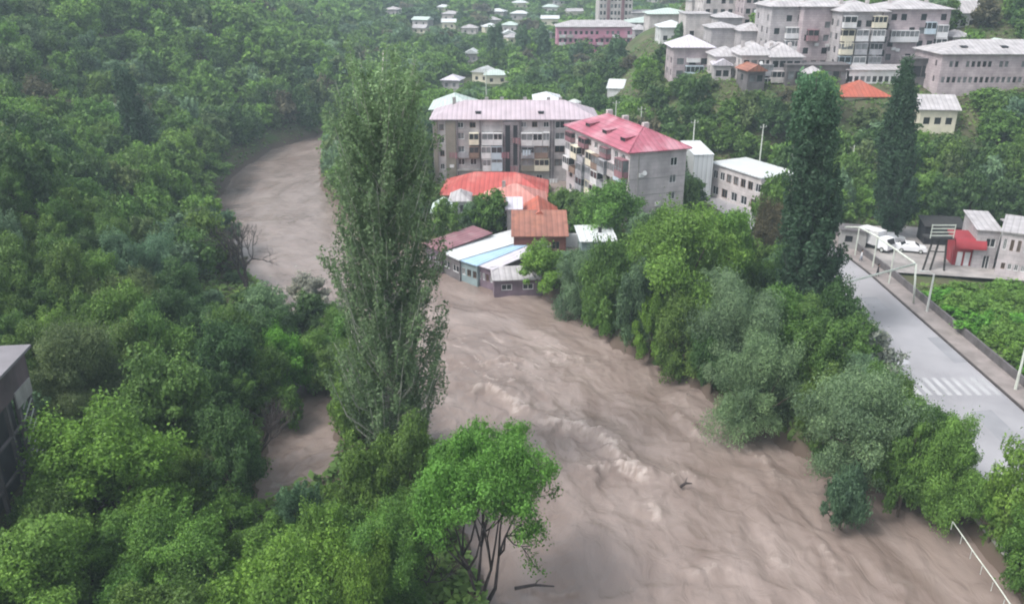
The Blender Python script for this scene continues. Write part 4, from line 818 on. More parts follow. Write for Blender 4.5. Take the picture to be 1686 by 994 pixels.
def crown_arrays(kind, nl, lsize, seed):
    r = np.random.default_rng(seed); L, zh = lobes(r, kind); P_ = []; N_ = []; T_ = []
    tot = sum(l[3] ** 2 for l in L)
    L = [l for i_, l in enumerate(L) if r.random() > .13]
    for (cx, cy, cz, lr, tn) in L:
        m = int(nl * lr * lr / tot * 1.25); d = r.normal(size=(m, 3)); d[:, 2] = d[:, 2] * .8 + .28; d /= np.linalg.norm(d, axis=1, keepdims=True)
        st = r.uniform(.1, 1.3)
        # lumpy shell: small sub-clumps
        sub = r.normal(size=(max(5, int(9)), 3)); sub /= np.linalg.norm(sub, axis=1, keepdims=True)
        q = (d @ sub.T).max(1); rad = lr * (.42 + .72 * q ** 2) * (r.uniform(.6, 1.1, m) + .45 * (r.random(m) < .16) * r.random(m))
        ov = np.array([cx, cy, (cz - zh * .35) * .8]); ov = ov / (np.linalg.norm(ov) + .15)
        p = np.array([cx, cy, cz]) + ov * (np.maximum(d @ ov, -.3) * rad * st)[:, None] + d * rad[:, None] * np.array([1, 1, .82 if kind != 'loose' else 1.1])
        nrm = d * 1.0 + np.array([0, 0, .35]) + r.normal(size=(m, 3)) * (.75 if kind != 'willow' else .85)
        P_.append(p); N_.append(nrm); T_.append(tn * r.uniform(.72, 1.3, m) * (.9 + .2 * (q - .5)))
    p = np.concatenate(P_); nn = np.concatenate(N_); tt = np.concatenate(T_); keep = p[:, 2] > -.02
    # drop leaves buried deep inside other lobes
    ins = np.zeros(len(p), int)
    for (cx, cy, cz, lr, tn) in L: ins += (np.linalg.norm(p - np.array([cx, cy, cz]), axis=1) < lr * .62)
    keep &= (ins < 2) | (r.random(len(p)) < .15)
    p, nn, tt = p[keep], nn[keep], tt[keep]
    sxy = 1 / np.percentile(np.hypot(p[:, 0], p[:, 1]), 98.5); szz = zh / np.percentile(p[:, 2], 99.7); p = p * np.array([sxy, sxy, szz]); L = [(l[0] * sxy, l[1] * sxy, l[2] * szz, l[3], l[4]) for l in L]
    V, F = leaves(p, nn, lsize, r, .62 if kind != 'willow' else .4); c = np.repeat(tt, 4)
    tint = np.c_[c * (1 + .12 * (c - 1)), c, c * (1 - .15 * (c - 1))]
    return V, F, tint, L, zh
def trunk_mesh(L, zh, seed, thick=.05, low=.75):
    r = random.Random(seed); m = MB(); pts = [(0, 0, -low * 1.2), (r.uniform(-.04, .04), r.uniform(-.04, .04), 0), (r.uniform(-.08, .08), r.uniform(-.08, .08), zh * .35), (r.uniform(-.1, .1), r.uniform(-.1, .1), zh * .75)]
    m.tube(pts, [thick * 1.3, thick, thick * .7, thick * .25], 7)
    for (cx, cy, cz, lr, tn) in L[::2]:
        s = Vector(pts[1]).lerp(Vector(pts[2]), r.uniform(0, .9)); e_ = Vector((cx, cy, cz)); mid = s.lerp(e_, .5) + Vector((0, 0, -.06))
        m.tube([s, mid, e_], [thick * .5, thick * .32, thick * .12], 5)
    return m
PROTO = {}
def proto(kind, lod, i):
    k = (kind, lod, i)
    if k not in PROTO:
        nl, ls = {'near': (19000, .034), 'hero': (52000, .0205), 'mid': (5200, .066)}[lod]
        if kind == 'willow': ls *= 1.0; nl = int(nl * 1.15)
        V, F, T, L, zh = crown_arrays(kind, nl, ls, 100 + i * 7 + len(kind) * 31)
        me = fast_mesh('crown', V, F, M_leaf, T); tm = trunk_mesh(L, zh, i); mt = bpy.data.meshes.new('trunk'); mt.from_pydata(tm.v, [], tm.f); mt.materials.append(M_bark)
        PROTO[k] = (me, mt, zh)
    return PROTO[k]
COLR = {'yellow-green': (.155, .285, .05), 'bright green': (.145, .27, .055), 'mid-green': (.115, .21, .048), 'dark green': (.072, .14, .042), 'grey-green': (.16, .26, .14),
        'blue-green': (.095, .175, .09), 'olive green': (.12, .175, .065), 'brownish': (.12, .115, .07), 'poplar green': (.145, .22, .11), 'poplar dark': (.045, .095, .05), 'silvery': (.3, .31, .25), 'vivid green': (.12, .31, .045)}
TREES = []
def tree(x, y, z, r, h, kind, lod, colr, label, cat='tree', name='broadleaf_tree', group=None, bole=None, seed=None, jit=.1):
    """r crown radius, h height of the whole tree, bole height of clear stem under the crown"""
    i = (seed if seed is not None else random.randrange(5)) % 5
    me, mt, zh = proto(kind, lod, i); bole = h * .16 if bole is None else bole
    root = empty(name, (x, y, z + bole), random.uniform(0, 6.28), label, cat, group); sz = (h - bole) / zh; root.scale = (r, r * random.uniform(.9, 1.1), sz)
    c = link(bpy.data.objects.new('crown', me), root); j = lambda: random.uniform(1 - jit, 1 + jit); k = j(); q = COLR[colr]; c.color = (q[0] * k * j(), q[1] * k, q[2] * k * j(), 1)
    t = link(bpy.data.objects.new('trunk', mt), root); t.color = (1, 1, 1, 1)
    TREES.append((x, y, r)); return root
def hero(u, vt, vb, wpx, kind, colr, label, lod='near', name='broadleaf_tree', cat='tree', bole=None, z=None, **k):
    g = G(u, vb) if z is None else P(u, vb, z); _, _, dp = proj(g.x, g.y, g.z + 3); r = wpx / 2 / FPX * dp / .97
    h = 2.0
    while proj(g.x, g.y - r * .2, g.z + h)[1] > vt and h < 60: h += .1
    return tree(g.x, g.y, g.z - .1, r, h, kind, lod, colr, label, cat, name, bole=bole, **k)
def poplar(u, vb, vt, prof, colr, label, nbr=130, nl=60000, ls=.2, seed=1, gapside=0, bark=None, dense=1.0, z=None, lean=(0, 0), topc=1.0, tuft=.45):
    g = G(u, vb) if z is None else P(u, vb, z); H = 5.0
    while proj(g.x + lean[0], g.y, g.z + H)[1] > vt: H += .2
    r = np.random.default_rng(seed); root = empty('poplar_tree', tuple(g), 0, label, 'tree')
    pt = np.array([q[0] for q in prof]); pr = np.array([q[1] for q in prof]); m = MB()
    ax = lambda t: np.array([lean[0] * t ** 1.3 + .25 * math.sin(t * 6), lean[1] * t ** 1.3, H * t])
    m.tube([tuple(ax(t)) for t in (-.02, 0, .1, .25, .45, .65, .85, .97)], [.62, .5, .42, .36, .27, .18, .09, .04], 8)
    P_ = []; N_ = []; T_ = []; per = max(8, nl // nbr)
    for k in range(nbr):
        t0 = .01 + .82 * (k / nbr) ** 1.02; a = k * 2.4 + r.normal() * .3; ln = r.uniform(.14, .26) * (1 - .35 * t0); t1 = min(t0 + ln, .995)
        R1 = np.interp(t1, pt, pr) * r.uniform(.62, 1.04); s = ax(t0); e_ = ax(t1); dirv = np.array([math.cos(a), math.sin(a), 0])
        e_ = e_ + dirv * R1; mid = (s + e_) / 2 + dirv * R1 * .22 - np.array([0, 0, .3])
        m.tube([tuple(s), tuple(mid), tuple(e_)], [.11 * (1.1 - t0), .07 * (1.1 - t0), .02], 4, False)
        # leaf tufts on upright twigs along the outer part of the branch
        nt_ = 12
        for q in range(nt_):
            w_ = r.uniform(.12, 1.0); c = (1 - w_) ** 2 * s + 2 * w_ * (1 - w_) * mid + w_ * w_ * e_; c = c + r.normal(size=3) * np.array([.32, .32, .4])
            n_ = int(per / nt_ * r.uniform(.5, 1.5) * dense); tz = r.uniform(-1, 1, n_) ** 1 * r.uniform(.5, 1.3); rr_ = tuft * (1 - .5 * np.abs(tz)); 
            d = r.normal(size=(n_, 3)); d[:, 2] *= .3; d /= np.linalg.norm(d, axis=1, keepdims=True)
            out = (c[:2] - ax(t0)[:2]); out = out / (np.linalg.norm(out) + 1e-6)
            p = c + d * rr_[:, None] * r.uniform(.4, 1, n_)[:, None]; p[:, 2] += tz; p[:, 0] += out[0] * tz * .22; p[:, 1] += out[1] * tz * .22
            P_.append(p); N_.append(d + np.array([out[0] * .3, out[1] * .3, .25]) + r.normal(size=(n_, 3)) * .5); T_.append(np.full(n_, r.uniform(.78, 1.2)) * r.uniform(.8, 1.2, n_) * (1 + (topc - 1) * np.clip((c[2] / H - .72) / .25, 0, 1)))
    p = np.concatenate(P_); nn = np.concatenate(N_); tt = np.concatenate(T_); V, F = leaves(p, nn, ls, r, .55); c = np.repeat(tt, 4)
    tr_ = m.build('trunk', bark or M_barkp, root, True); me = fast_mesh('crown', V, F, M_leaf, np.c_[c, c, c * .95]); co = link(bpy.data.objects.new('crown', me), root); co.color = (*COLR[colr], 1)
    TREES.append((g.x, g.y, max(pr))); return root
# big poplar in front
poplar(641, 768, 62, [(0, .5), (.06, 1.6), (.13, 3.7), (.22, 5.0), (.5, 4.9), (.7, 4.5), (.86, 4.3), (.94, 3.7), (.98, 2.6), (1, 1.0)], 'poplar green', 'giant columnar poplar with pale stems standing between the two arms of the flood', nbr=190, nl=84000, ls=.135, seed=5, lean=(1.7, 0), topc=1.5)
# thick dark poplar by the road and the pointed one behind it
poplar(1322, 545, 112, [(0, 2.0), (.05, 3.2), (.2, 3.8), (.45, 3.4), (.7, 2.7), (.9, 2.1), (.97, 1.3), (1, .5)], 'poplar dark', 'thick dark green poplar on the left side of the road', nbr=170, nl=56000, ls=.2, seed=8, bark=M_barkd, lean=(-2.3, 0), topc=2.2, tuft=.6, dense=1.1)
poplar(1462, 395, 100, [(0, 1.3), (.06, 2.6), (.25, 3.5), (.5, 3.0), (.7, 2.3), (.85, 1.5), (.95, .6), (1, .1)], 'poplar dark', 'dark spire-topped poplar behind the white truck', nbr=150, nl=42000, ls=.22, seed=9, bark=M_barkd, lean=(-1.6, 0), tuft=.55)
poplar(241, 278, 106, [(0, .9), (.1, 1.9), (.4, 2.3), (.7, 2.0), (.9, 1.2), (1, .2)], 'poplar dark', 'slim dark poplar standing alone on the left hillside', nbr=90, nl=16000, ls=.3, seed=12, bark=M_barkd, lean=(-1.8, 0), tuft=.5)
for (u, vb, vt, wd, lb) in [(810, 118, 44, 1.6, 'thin dark cypress-like poplar below the far houses'), (822, 118, 38, 1.4, 'taller of the thin twin poplars below the far houses'), (862, 112, 46, 3.2, 'broad dark poplar left of the mauve-pink block'), (893, 112, 44, 3.0, 'broad dark poplar touching the left end of the mauve-pink block'), (1016, 118, 66, 3.0, 'dark poplar in front of the right half of the mauve-pink block'), (948, 118, 72, 3.4, 'dark poplar below the middle of the mauve-pink block'), (1121, 80, 44, 1.6, 'small dark cypress above the purple house')]:
    poplar(u, vb, vt, [(0, wd * .6), (.2, wd), (.6, wd * .9), (.9, wd * .5), (1, .1)], 'blue-green', lb, nbr=50, nl=5000, ls=.55, seed=int(u), bark=M_barkd, tuft=.8)

# heroes, right bank from near to far
hero(1400, 610, 812, 190, 'willow', 'grey-green', 'large grey-green tree with a forked dark trunk standing in the flood at the lower right', 'hero', bole=2.2, seed=1)
hero(1540, 690, 862, 130, 'tiered', 'bright green', 'leafy bright green tree hiding the road edge at the lower right', 'hero', bole=1.0, seed=2)
hero(1478, 680, 850, 100, 'round', 'mid-green', 'mid-green tree between the forked grey-green tree and the leafy bright one', 'near', bole=.8, seed=3)
hero(1380, 772, 872, 88, 'bush', 'blue-green', 'half-drowned dark blue-green bush under the forked grey-green tree', 'near', name='bush', cat='bush', bole=.1)
hero(1240, 556, 722, 155, 'willow', 'grey-green', 'rounded grey-green willow with a short trunk at the water line', 'hero', bole=1.2, seed=2)
hero(1212, 462, 640, 165, 'willow', 'grey-green', 'biggest pale grey-green willow left of the thick dark poplar', 'hero', bole=1.0, seed=3)
hero(1168, 520, 655, 90, 'round', 'dark green', 'dark green tree under the left side of the biggest willow', 'near', bole=.5)
hero(1330, 530, 668, 120, 'loose', 'mid-green', 'loose mid-green tree at the foot of the thick dark poplar', 'near', bole=1)
hero(1425, 545, 628, 95, 'loose', 'silvery', 'silvery half-bare shrub at the left edge of the road', 'mid', name='shrub', cat='shrub', bole=.3)
hero(1345, 610, 730, 100, 'round', 'mid-green', 'mid-green tree between the two grey-green trees near the water', 'near', bole=.7)
hero(1676, 745, 915, 130, 'round', 'bright green', 'bright green tree at the right edge below the crosswalk', 'near', bole=.6)
hero(1625, 790, 900, 70, 'bush', 'yellow-green', 'yellow-green bush on the bank beside the guard rail', 'near', name='bush', cat='bush', bole=.1)
hero(1690, 850, 985, 110, 'round', 'mid-green', 'mid-green tree in the bottom right corner above the guard rail', 'near', bole=.5)
hero(1110, 345, 540, 190, 'tiered', 'yellow-green', 'broad yellow-green tree in the middle of the right bank grove', 'hero', bole=1.0, seed=0)
hero(1190, 352, 520, 110, 'tiered', 'bright green', 'bright green tree left of the purplish dark tree', 'near', bole=1)
hero(1000, 395, 545, 105, 'round', 'mid-green', 'mid-green tree on the bank right of the small white-roofed building', 'near', bole=.6)
hero(950, 415, 522, 80, 'willow', 'grey-green', 'soft grey-green tree at the left end of the right bank grove', 'near', bole=.4)
hero(893, 402, 478, 100, 'loose', 'yellow-green', 'yellow-green tree beside the lean-to shed', 'near', bole=.3)
hero(1008, 300, 396, 112, 'round', 'bright green', 'dome-shaped bright green tree against the magenta-roofed block', 'near', bole=.6)
hero(998, 455, 552, 52, 'loose', 'yellow-green', 'narrow yellow-green tree leaning over the water', 'near', bole=.3)
hero(1070, 485, 592, 62, 'loose', 'yellow-green', 'small yellow-green tree at the water line below the broad one', 'near', bole=.3)
hero(1118, 490, 622, 90, 'round', 'mid-green', 'mid-green tree at the water line left of the dark one', 'near', bole=.4)
hero(1045, 430, 575, 80, 'round', 'blue-green', 'blue-green tree between the narrow and the small yellow-green ones', 'near', bole=.4)
hero(1258, 330, 450, 68, 'round', 'brownish', 'purplish dark tree just left of the thick dark poplar', 'near', bole=1)
hero(1265, 285, 400, 80, 'round', 'mid-green', 'mid-green tree behind the purplish dark one', 'mid', bole=1)
hero(808, 332, 378, 40, 'round', 'dark green', 'small dark green tree in the garden below the faded pink roof', 'near', bole=.3)
hero(978, 122, 175, 42, 'round', 'mid-green', 'round mid-green tree above the right end of the pink roof', 'mid')
hero(1345, 118, 200, 60, 'round', 'yellow-green', 'yellow-green tree showing above the thick dark poplar', 'mid', bole=3)
# left and centre foreground
hero(640, 845, 1000, 150, 'round', 'bright green', 'bright green shrubby tree at the foot of the giant poplar', 'hero', bole=.5, seed=1)
hero(522, 548, 640, 80, 'round', 'bright green', 'bright green tree between the side channel head and the giant poplar', 'near', bole=.3)
hero(440, 575, 668, 85, 'tiered', 'mid-green', 'mid-green tree overhanging the top of the muddy side channel', 'near', bole=.5)
hero(600, 570, 738, 120, 'loose', 'bright green', 'bright green young tree left of the giant poplar base', 'near', bole=.4)
hero(690, 690, 860, 110, 'loose', 'mid-green', 'loose mid-green tree right of the giant poplar base', 'near', bole=.5)
hero(610, 748, 900, 130, 'round', 'mid-green', 'mid-green tree directly in front of the giant poplar', 'near', bole=.5)
hero(640, 728, 840, 120, 'round', 'mid-green', 'dense mid-green shrub wrapped round the base of the giant poplar', 'near', name='shrub', cat='shrub', bole=.2)
hero(505, 800, 905, 80, 'loose', 'blue-green', 'scraggly dark blue-green shrub beside the muddy side channel', 'near', name='shrub', cat='shrub', bole=.6)
hero(395, 680, 860, 120, 'loose', 'dark green', 'thin dark tree with bare stems left of the muddy side channel', 'near', bole=2.5)
hero(190, 692, 880, 270, 'tiered', 'yellow-green', 'big glowing yellow-green tree in the lower left', 'hero', bole=1, seed=3)
hero(470, 935, 1080, 260, 'bush', 'yellow-green', 'yellow-green bush filling the bottom edge left of the giant poplar', 'hero', name='bush', cat='bush', bole=.2, seed=1)
hero(600, 925, 1060, 150, 'bush', 'yellow-green', 'yellow-green bush at the bottom edge below the shrubby tree', 'hero', name='bush', cat='bush', bole=.2, seed=2)
hero(290, 590, 760, 170, 'tiered', 'mid-green', 'mid-green tree behind the glowing yellow-green one', 'near', bole=1)
hero(140, 540, 720, 190, 'willow', 'olive green', 'grey-olive feathery tree right of the derelict building', 'hero', bole=1, seed=4)
hero(80, 870, 1040, 260, 'round', 'bright green', 'bright green tree in the bottom left corner', 'hero', bole=1, seed=0)
hero(300, 860, 1000, 200, 'tiered', 'bright green', 'bright green tree right of the bottom left corner', 'hero', bole=1, seed=1)
hero(468, 545, 650, 110, 'round', 'vivid green', 'vivid green tree at the head of the muddy side channel', 'near', bole=.3)
hero(480, 640, 700, 60, 'loose', 'mid-green', 'small drowned sapling in the muddy side channel', 'mid', name='sapling', cat='tree', bole=.4, z=0)
hero(515, 452, 512, 70, 'loose', 'silvery', 'sparse pale sapling on the flooded point left of the giant poplar', 'mid', name='sapling', cat='tree', bole=.8)
# open-branched tree at the bottom centre
def open_tree():
    g = P(792, 985, 0.3); root = empty('open_branched_tree', (g.x, g.y, g.z), 0, 'spreading bright green tree with exposed dark branches at the water edge, bottom centre', 'tree')
    r = np.random.default_rng(3); m = MB(); tips = []
    def br(p, d, l, th, lev):
        q = p + d * l * .5 + Vector(r.normal(size=3)) * l * .05; e_ = p + d * l + Vector((0, 0, l * .08)); m.tube([p, q, e_], [th, th * .8, th * .55], 6 if lev < 2 else 4)
        if lev >= 3: tips.append(e_); tips.append(q)
        if lev < 4:
            for k in range(3 if lev < 3 else 2):
                nd = (d + Vector(r.normal(size=3)) * .46 + Vector((0, 0, .16))).normalized(); br(e_, nd, l * r.uniform(.62, .8), th * .55, lev + 1)
    for k in range(5):
        a = k * 1.256 + .3; br(Vector((math.cos(a) * .15, math.sin(a) * .15, -.8)), Vector((math.cos(a) * .42, math.sin(a) * .42, 1)).normalized(), 3.3, .17, 0)
    m.build('trunk', M_barkd, root, True)
    P_ = []; N_ = []; T_ = []
    zt = max(t.z for t in tips); print('open tree', zt, len(tips), min(t.x for t in tips), max(t.x for t in tips))
    for t in tips:
        k = (t.z / zt); n_ = int((150 if k > .72 else (60 if k > .55 else 16)) * r.uniform(.5, 1.3)); d = r.normal(size=(n_, 3)); d /= np.linalg.norm(d, axis=1, keepdims=True)
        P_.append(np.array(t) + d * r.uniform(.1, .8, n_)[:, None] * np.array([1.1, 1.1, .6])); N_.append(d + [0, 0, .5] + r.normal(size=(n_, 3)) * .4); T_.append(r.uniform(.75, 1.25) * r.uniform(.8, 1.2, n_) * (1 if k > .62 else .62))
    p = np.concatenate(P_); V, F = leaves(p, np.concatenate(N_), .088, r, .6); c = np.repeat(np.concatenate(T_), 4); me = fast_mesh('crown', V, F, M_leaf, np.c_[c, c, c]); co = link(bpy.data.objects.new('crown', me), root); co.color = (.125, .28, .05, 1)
    s = 1.0
    while proj(g.x, g.y, g.z + zt * s)[1] > 712: s += .01
    while proj(g.x, g.y, g.z + zt * s)[1] < 705: s -= .01
    root.scale = (s * .68, s * .68, s); TREES.append((g.x, g.y, 6)); TREES.append((g.x + 1, g.y - 3, 6)); TREES.append((g.x - 2, g.y - 4, 6))
open_tree()
# bare tree above the river bend
def bare_tree(u, vb, vt, label, spread=.5, z=None, seed=1):
    g = G(u, vb) if z is None else P(u, vb, z); H = 3
    while proj(g.x, g.y, g.z + H)[1] > vt: H += .1
    root = empty('bare_tree', tuple(g), 0, label, 'tree'); r = np.random.default_rng(seed); m = MB(); tips = []
    def br(p, d, l, th, lev):
        e_ = p + d * l; q = p.lerp(e_, .5) + Vector(r.normal(size=3)) * l * .07; m.tube([p, q, e_], [th, th * .8, th * .6], 5 if lev < 2 else 3, False)
        if lev < 5:
            for k in range(3 if lev in (1, 2, 3) else 2): br(e_, (d + Vector(r.normal(size=3)) * spread + Vector((0, 0, .08))).normalized(), l * r.uniform(.62, .82), th * .6, lev + 1)
    for k in range(3): br(Vector((0, 0, -.3)), Vector((r.normal() * .3, r.normal() * .3, 1)).normalized(), H * .27, H * .022, 0)
    zt = max(v[2] for v in m.v); m.v = [(a * H / zt, b * H / zt, c * H / zt) for a, b, c in m.v]; m.build('trunk', M_barkd, root); TREES.append((g.x, g.y, 3)); return root
bare_tree(406, 482, 358, 'bare dark-branched tree on the bank above the river bend', .52, seed=4)
bare_tree(420, 770, 660, 'bare dead stems leaning over the muddy side channel', .35, seed=6)
bare_tree(700, 975, 905, 'low tangle of bare stems at the foot of the open-branched tree', .5, seed=9)

for (u, v, l_, a_, lb) in [(1130, 797, 1.3, .5, 'dark branch drifting in the flood right of the rapids'), (880, 965, 3.0, .1, 'dark snagged log in the water right of the open-branched tree')]:
    q = P(u, v, .45); o = empty('drifting_log', (q.x, q.y, .3), a_, lb, 'log')
    MB().tube([(-l_ / 2, 0, .1), (0, .1, .22), (l_ / 2, 0, .05)], [.14, .12, .05], 7).build('trunk', M_barkd, o)
    MB().tube([(0, .1, .2), (.3, .4, .35), (.6, .6, .35)], [.06, .04, .015], 5).build('branch', M_barkd, o)
# ------------------------------------------------------------------ filling the slopes
CLEAR = [(708, 158, 990, 306, 160), (930, 190, 1146, 345, 132), (700, 285, 945, 412, 120), (695, 360, 880, 470, 100), (945, 372, 1022, 412, 116), (1138, 240, 1262, 345, 140), (912, 30, 1072, 88, 340), (975, 0, 1045, 50, 400), (1040, 34, 1125, 58, 300),
         (1084, 30, 1172, 66, 230), (1104, 55, 1196, 122, 198), (1155, 0, 1270, 78, 206), (1178, 70, 1330, 146, 182), (1262, 0, 1575, 136, 180), (1380, 128, 1478, 174, 170), (1508, 146, 1584, 194, 158), (1546, 66, 1700, 142, 168), (1566, 0, 1655, 42, 200),
         (352, 220, 550, 475, 100), (1372, 362, 1700, 455, 108), (1560, 372, 1700, 462, 104), (-60, 560, 52, 772, 61), (720, 420, 1600, 1100, 0), (990, 126, 1040, 158, 225), (1362, 410, 1700, 800, 30), (365, 352, 450, 470, G(406, 482).y + 1), (432, 655, 570, 830, 72), (352, 220, 545, 440, 114), (1100, 590, 1680, 1000, 20)]
for (u, v, y_, c), y2 in zip(far, far_y): CLEAR.append((u - 8, v - 4, u + 8, v + 6, y2 - 4))
BLD = [(o.matrix_basis.translation.copy(), o) for o in COL.objects if o.type == 'EMPTY' and o.get('category') in ('house', 'apartment block', 'building', 'tower block', 'shed', 'annex', 'outbuilding', 'terrace', 'hut', 'kiosk', 'stair shaft')]
foot = []
for p_, o in BLD:
    w_ = next((c for c in COL.objects if c.parent == o and c.name.startswith('wall')), None)
    if w_:
        xs = [v.co.x for v in w_.data.vertices]; ys_ = [v.co.y for v in w_.data.vertices]
        c, s = math.cos(o.rotation_euler.z), math.sin(o.rotation_euler.z); foot.append((p_.x, p_.y, c, s, min(xs), max(xs), min(ys_), max(ys_)))
def in_building(x, y, mrg):
    for (px_, py_, c, s, x0, x1, y0, y1) in foot:
        dx, dy = x - px_, y - py_; a = dx * c + dy * s; b = -dx * s + dy * c
        if x0 - mrg < a < x1 + mrg and y0 - mrg < b < y1 + mrg: return True
    return False
cand = []
def sample(y0, y1, sp):
    yy = y0
    while yy < y1:
        half = (yy * .66 + 22); xx = -half
        while xx < half: cand.append((xx + random.uniform(-.42, .42) * sp, yy + random.uniform(-.42, .42) * sp, sp)); xx += sp
        yy += sp

rb = W2([(835, 478), (925, 498), (1000, 573), (1100, 615), (1165, 663), (1250, 715), (1390, 803), (1560, 853), (1600, 890)])
for i in range(len(rb) - 1):
    for q in range(5): e_ = rb[i] + (rb[i + 1] - rb[i]) * (q + random.random() * .6) / 5; cand.append((e_[0] + .7, e_[1] + .5, 2.01))
for _k in range(170): cand.append((random.uniform(54, 80), random.uniform(72, 106), 2.8))
sample(34, 75, 3.6); sample(75, 150, 4.4); sample(150, 260, 5.6); sample(260, 420, 7.2); sample(420, 700, 9.5)
cx = np.array([c[0] for c in cand]); cy = np.array([c[1] for c in cand]); cz = ground(cx, cy); csd = river_sd(cx, cy)
cn = fbm(cx / 26 + 5, cy / 26 + 9, 3); cn2 = fbm(cx / 9 + 50, cy / 9 + 20, 2)
fill = []
for k in range(len(cand)):
    x_, y_, sp = cand[k]; z_ = float(cz[k])
    if csd[k] < 1.2 and sp != 2.01: continue
    rx = float(road_x(y_))
    if y_ < 158 and rx - 8.5 < x_ < rx + 9.5: continue
    if 103 < y_ < 137 and 50 < x_ < 84: continue
    u, v, dp = proj(x_, y_, z_ + 4)
    if u < -160 or u > 1850 or v > 1150 or v < -90: continue
    right_near = x_ > 8 and y_ < 140
    h = random.uniform(5.2, 9.0) * (1.0 if y_ > 75 else .8) * (.8 + .45 * cn2[k] * 1.4); r = sp * random.uniform(.56, .8) * (.85 + .3 * cn2[k]); 
    if y_ > 300: h *= 1.1
    if x_ > rx + 8 and y_ < 112: h = random.uniform(1.6, 3.2); r = random.uniform(1.6, 2.6)
    if csd[k] < 4 and not right_near: h *= .75
    if sp == 2.01: h = random.uniform(1.8, 3.3); r = random.uniform(1.1, 2.0)
    ok = False
    for att in range(4):
        if in_building(x_, y_, r * .7 + .3): break
        if any((x_ - a) ** 2 + (y_ - b) ** 2 < (min(c * .75, 4)) ** 2 for a, b, c in TREES): break
        _, vt, dp = proj(x_, y_, z_ + h); vb = proj(x_, y_, z_ + h * .15)[1]; rp = r / dp * FPX * .85; bad = False
        for (u0, v0, u1, v1, yb) in CLEAR:
            if y_ < yb and u + rp > u0 and u - rp < u1 and vt < v1 - 3 and vb > v0: bad = True; break
        if not bad: ok = True; break
        h *= .62; r *= .82
        if h < 1.5: break
    if not ok or (h < 2.2 and y_ > 200): continue
    fill.append((x_, y_, z_, r, h, k, u, vt, r / dp))
fill.sort(key=lambda f: -f[8] * f[4] ** .3 + (1 if not (-40 < f[6] < 1726 and f[7] < 1000) else 0))
print('fill', len(fill))
def colour_of(k, x_, y_):
    a = cn[k] + random.gauss(0, .075); b = cn2[k] + random.gauss(0, .12)
    if x_ > 45 and y_ < 112: return random.choice(['vivid green', 'bright green', 'bright green', 'yellow-green'])
    if a > .55: return 'yellow-green' if b > .45 else 'bright green'
    if a > .46: return 'bright green' if b > .5 else 'mid-green'
    if a > .37: return random.choice(['mid-green', 'mid-green', 'dark green', 'grey-green', 'olive green'])
    return random.choice(['dark green', 'dark green', 'dark green', 'mid-green', 'blue-green' if random.random() < .4 else 'mid-green', 'brownish' if random.random() < .6 else 'olive green'])
LM = [(30, 650, 'the derelict building'), (240, 190, 'the slim lone poplar'), (405, 420, 'the bare tree'), (500, 740, 'the muddy side channel'), (190, 800, 'the glowing yellow-green tree'), (290, 640, 'the tree behind the glowing one'), (480, 600, 'the head of the side channel'),
      (470, 250, 'the far river bend'), (600, 980, 'the bottom edge bushes'), (80, 450, 'the left edge halfway up'), (120, 20, 'the top left corner'), (500, 60, 'the top of the left hill'), (850, 150, 'the long pink roof'), (1010, 340, 'the dome-shaped tree'), (1110, 450, 'the broad yellow-green tree'), (1210, 560, 'the biggest willow'),
      (1320, 330, 'the thick dark poplar'), (1475, 250, 'the dark spire-topped poplar'), (1430, 150, 'the red-orange roofed house'), (1620, 110, 'the long building at the right edge'), (1620, 420, 'the two-storey house by the yard'), (1620, 560, 'the roadside wall'), (1200, 300, 'the flat-roofed building'), (1150, 100, 'the purple house'), (1270, 120, 'the balconied house'), (1180, 190, 'the trees above the white box building'), (950, 80, 'the mauve-pink block'), (720, 80, 'the far valley houses'), (1660, 850, 'the guard rail'), (300, 330, 'the near end of the left hill path'), (1640, 270, 'the slope above the kiosk'), (720, 860, 'the open-branched tree')]
LM[29] = (300, 340, 'the near hillside')
from collections import defaultdict
buck = defaultdict(list); rest = []
NIND = 256
for i, f in enumerate(fill):
    if i < NIND and -40 < f[6] < 1726:
        x_, y_, z_, r, h, k, u, vt, _ = f; c = colour_of(k, x_, y_)
        kind = 'bush' if h < 3.4 else random.choice(['round', 'tiered', 'round', 'loose', 'willow' if c in ('grey-green', 'olive green') else 'tiered'])
        lod = 'near' if y_ < 100 else 'mid'
        vm = vt + 15; lm = min(LM, key=lambda q: (q[0] - u) ** 2 + (q[1] - vm) ** 2)[2]
        size = 'low' if h < 3.4 else ('middling' if h < 6.2 else 'tall')
        nm, ct = ('bush', 'bush') if h < 3.4 else ('broadleaf_tree', 'tree')
        o = tree(x_, y_, z_ - .15, r * 1.12, h, kind, lod, c, None, None, nm, bole=h * (.05 if h < 3.4 else .14))
        o['category'] = ct; buck[(size, c, ct, lm)].append((u, vt, o))
    else: rest.append(f)
ORD = ['leftmost', 'second from left', 'third from left', 'fourth from left', 'fifth from left', 'sixth from left', 'seventh from left', 'eighth from left', 'ninth from left', 'tenth from left']
NUM = {2: 'two', 3: 'three', 4: 'four', 5: 'five', 6: 'six', 7: 'seven', 8: 'eight', 9: 'nine', 10: 'ten'}
for (size, c, ct, lm), L in buck.items():
    L.sort(key=lambda q: q[0])
    for i, (u, vt, o) in enumerate(L):
        o['label'] = f'{size} {c} {ct} closest to {lm}' if len(L) == 1 else f'{ORD[min(i, 9)]} of {NUM.get(len(L), "many")} {size} {c} {"bushes" if ct == "bush" else "trees"} by {lm}'.replace('leaf tree', 'tree')
        o['group'] = 'bushes on the banks and slopes' if ct == 'bush' else 'broadleaf trees covering the valley slopes'
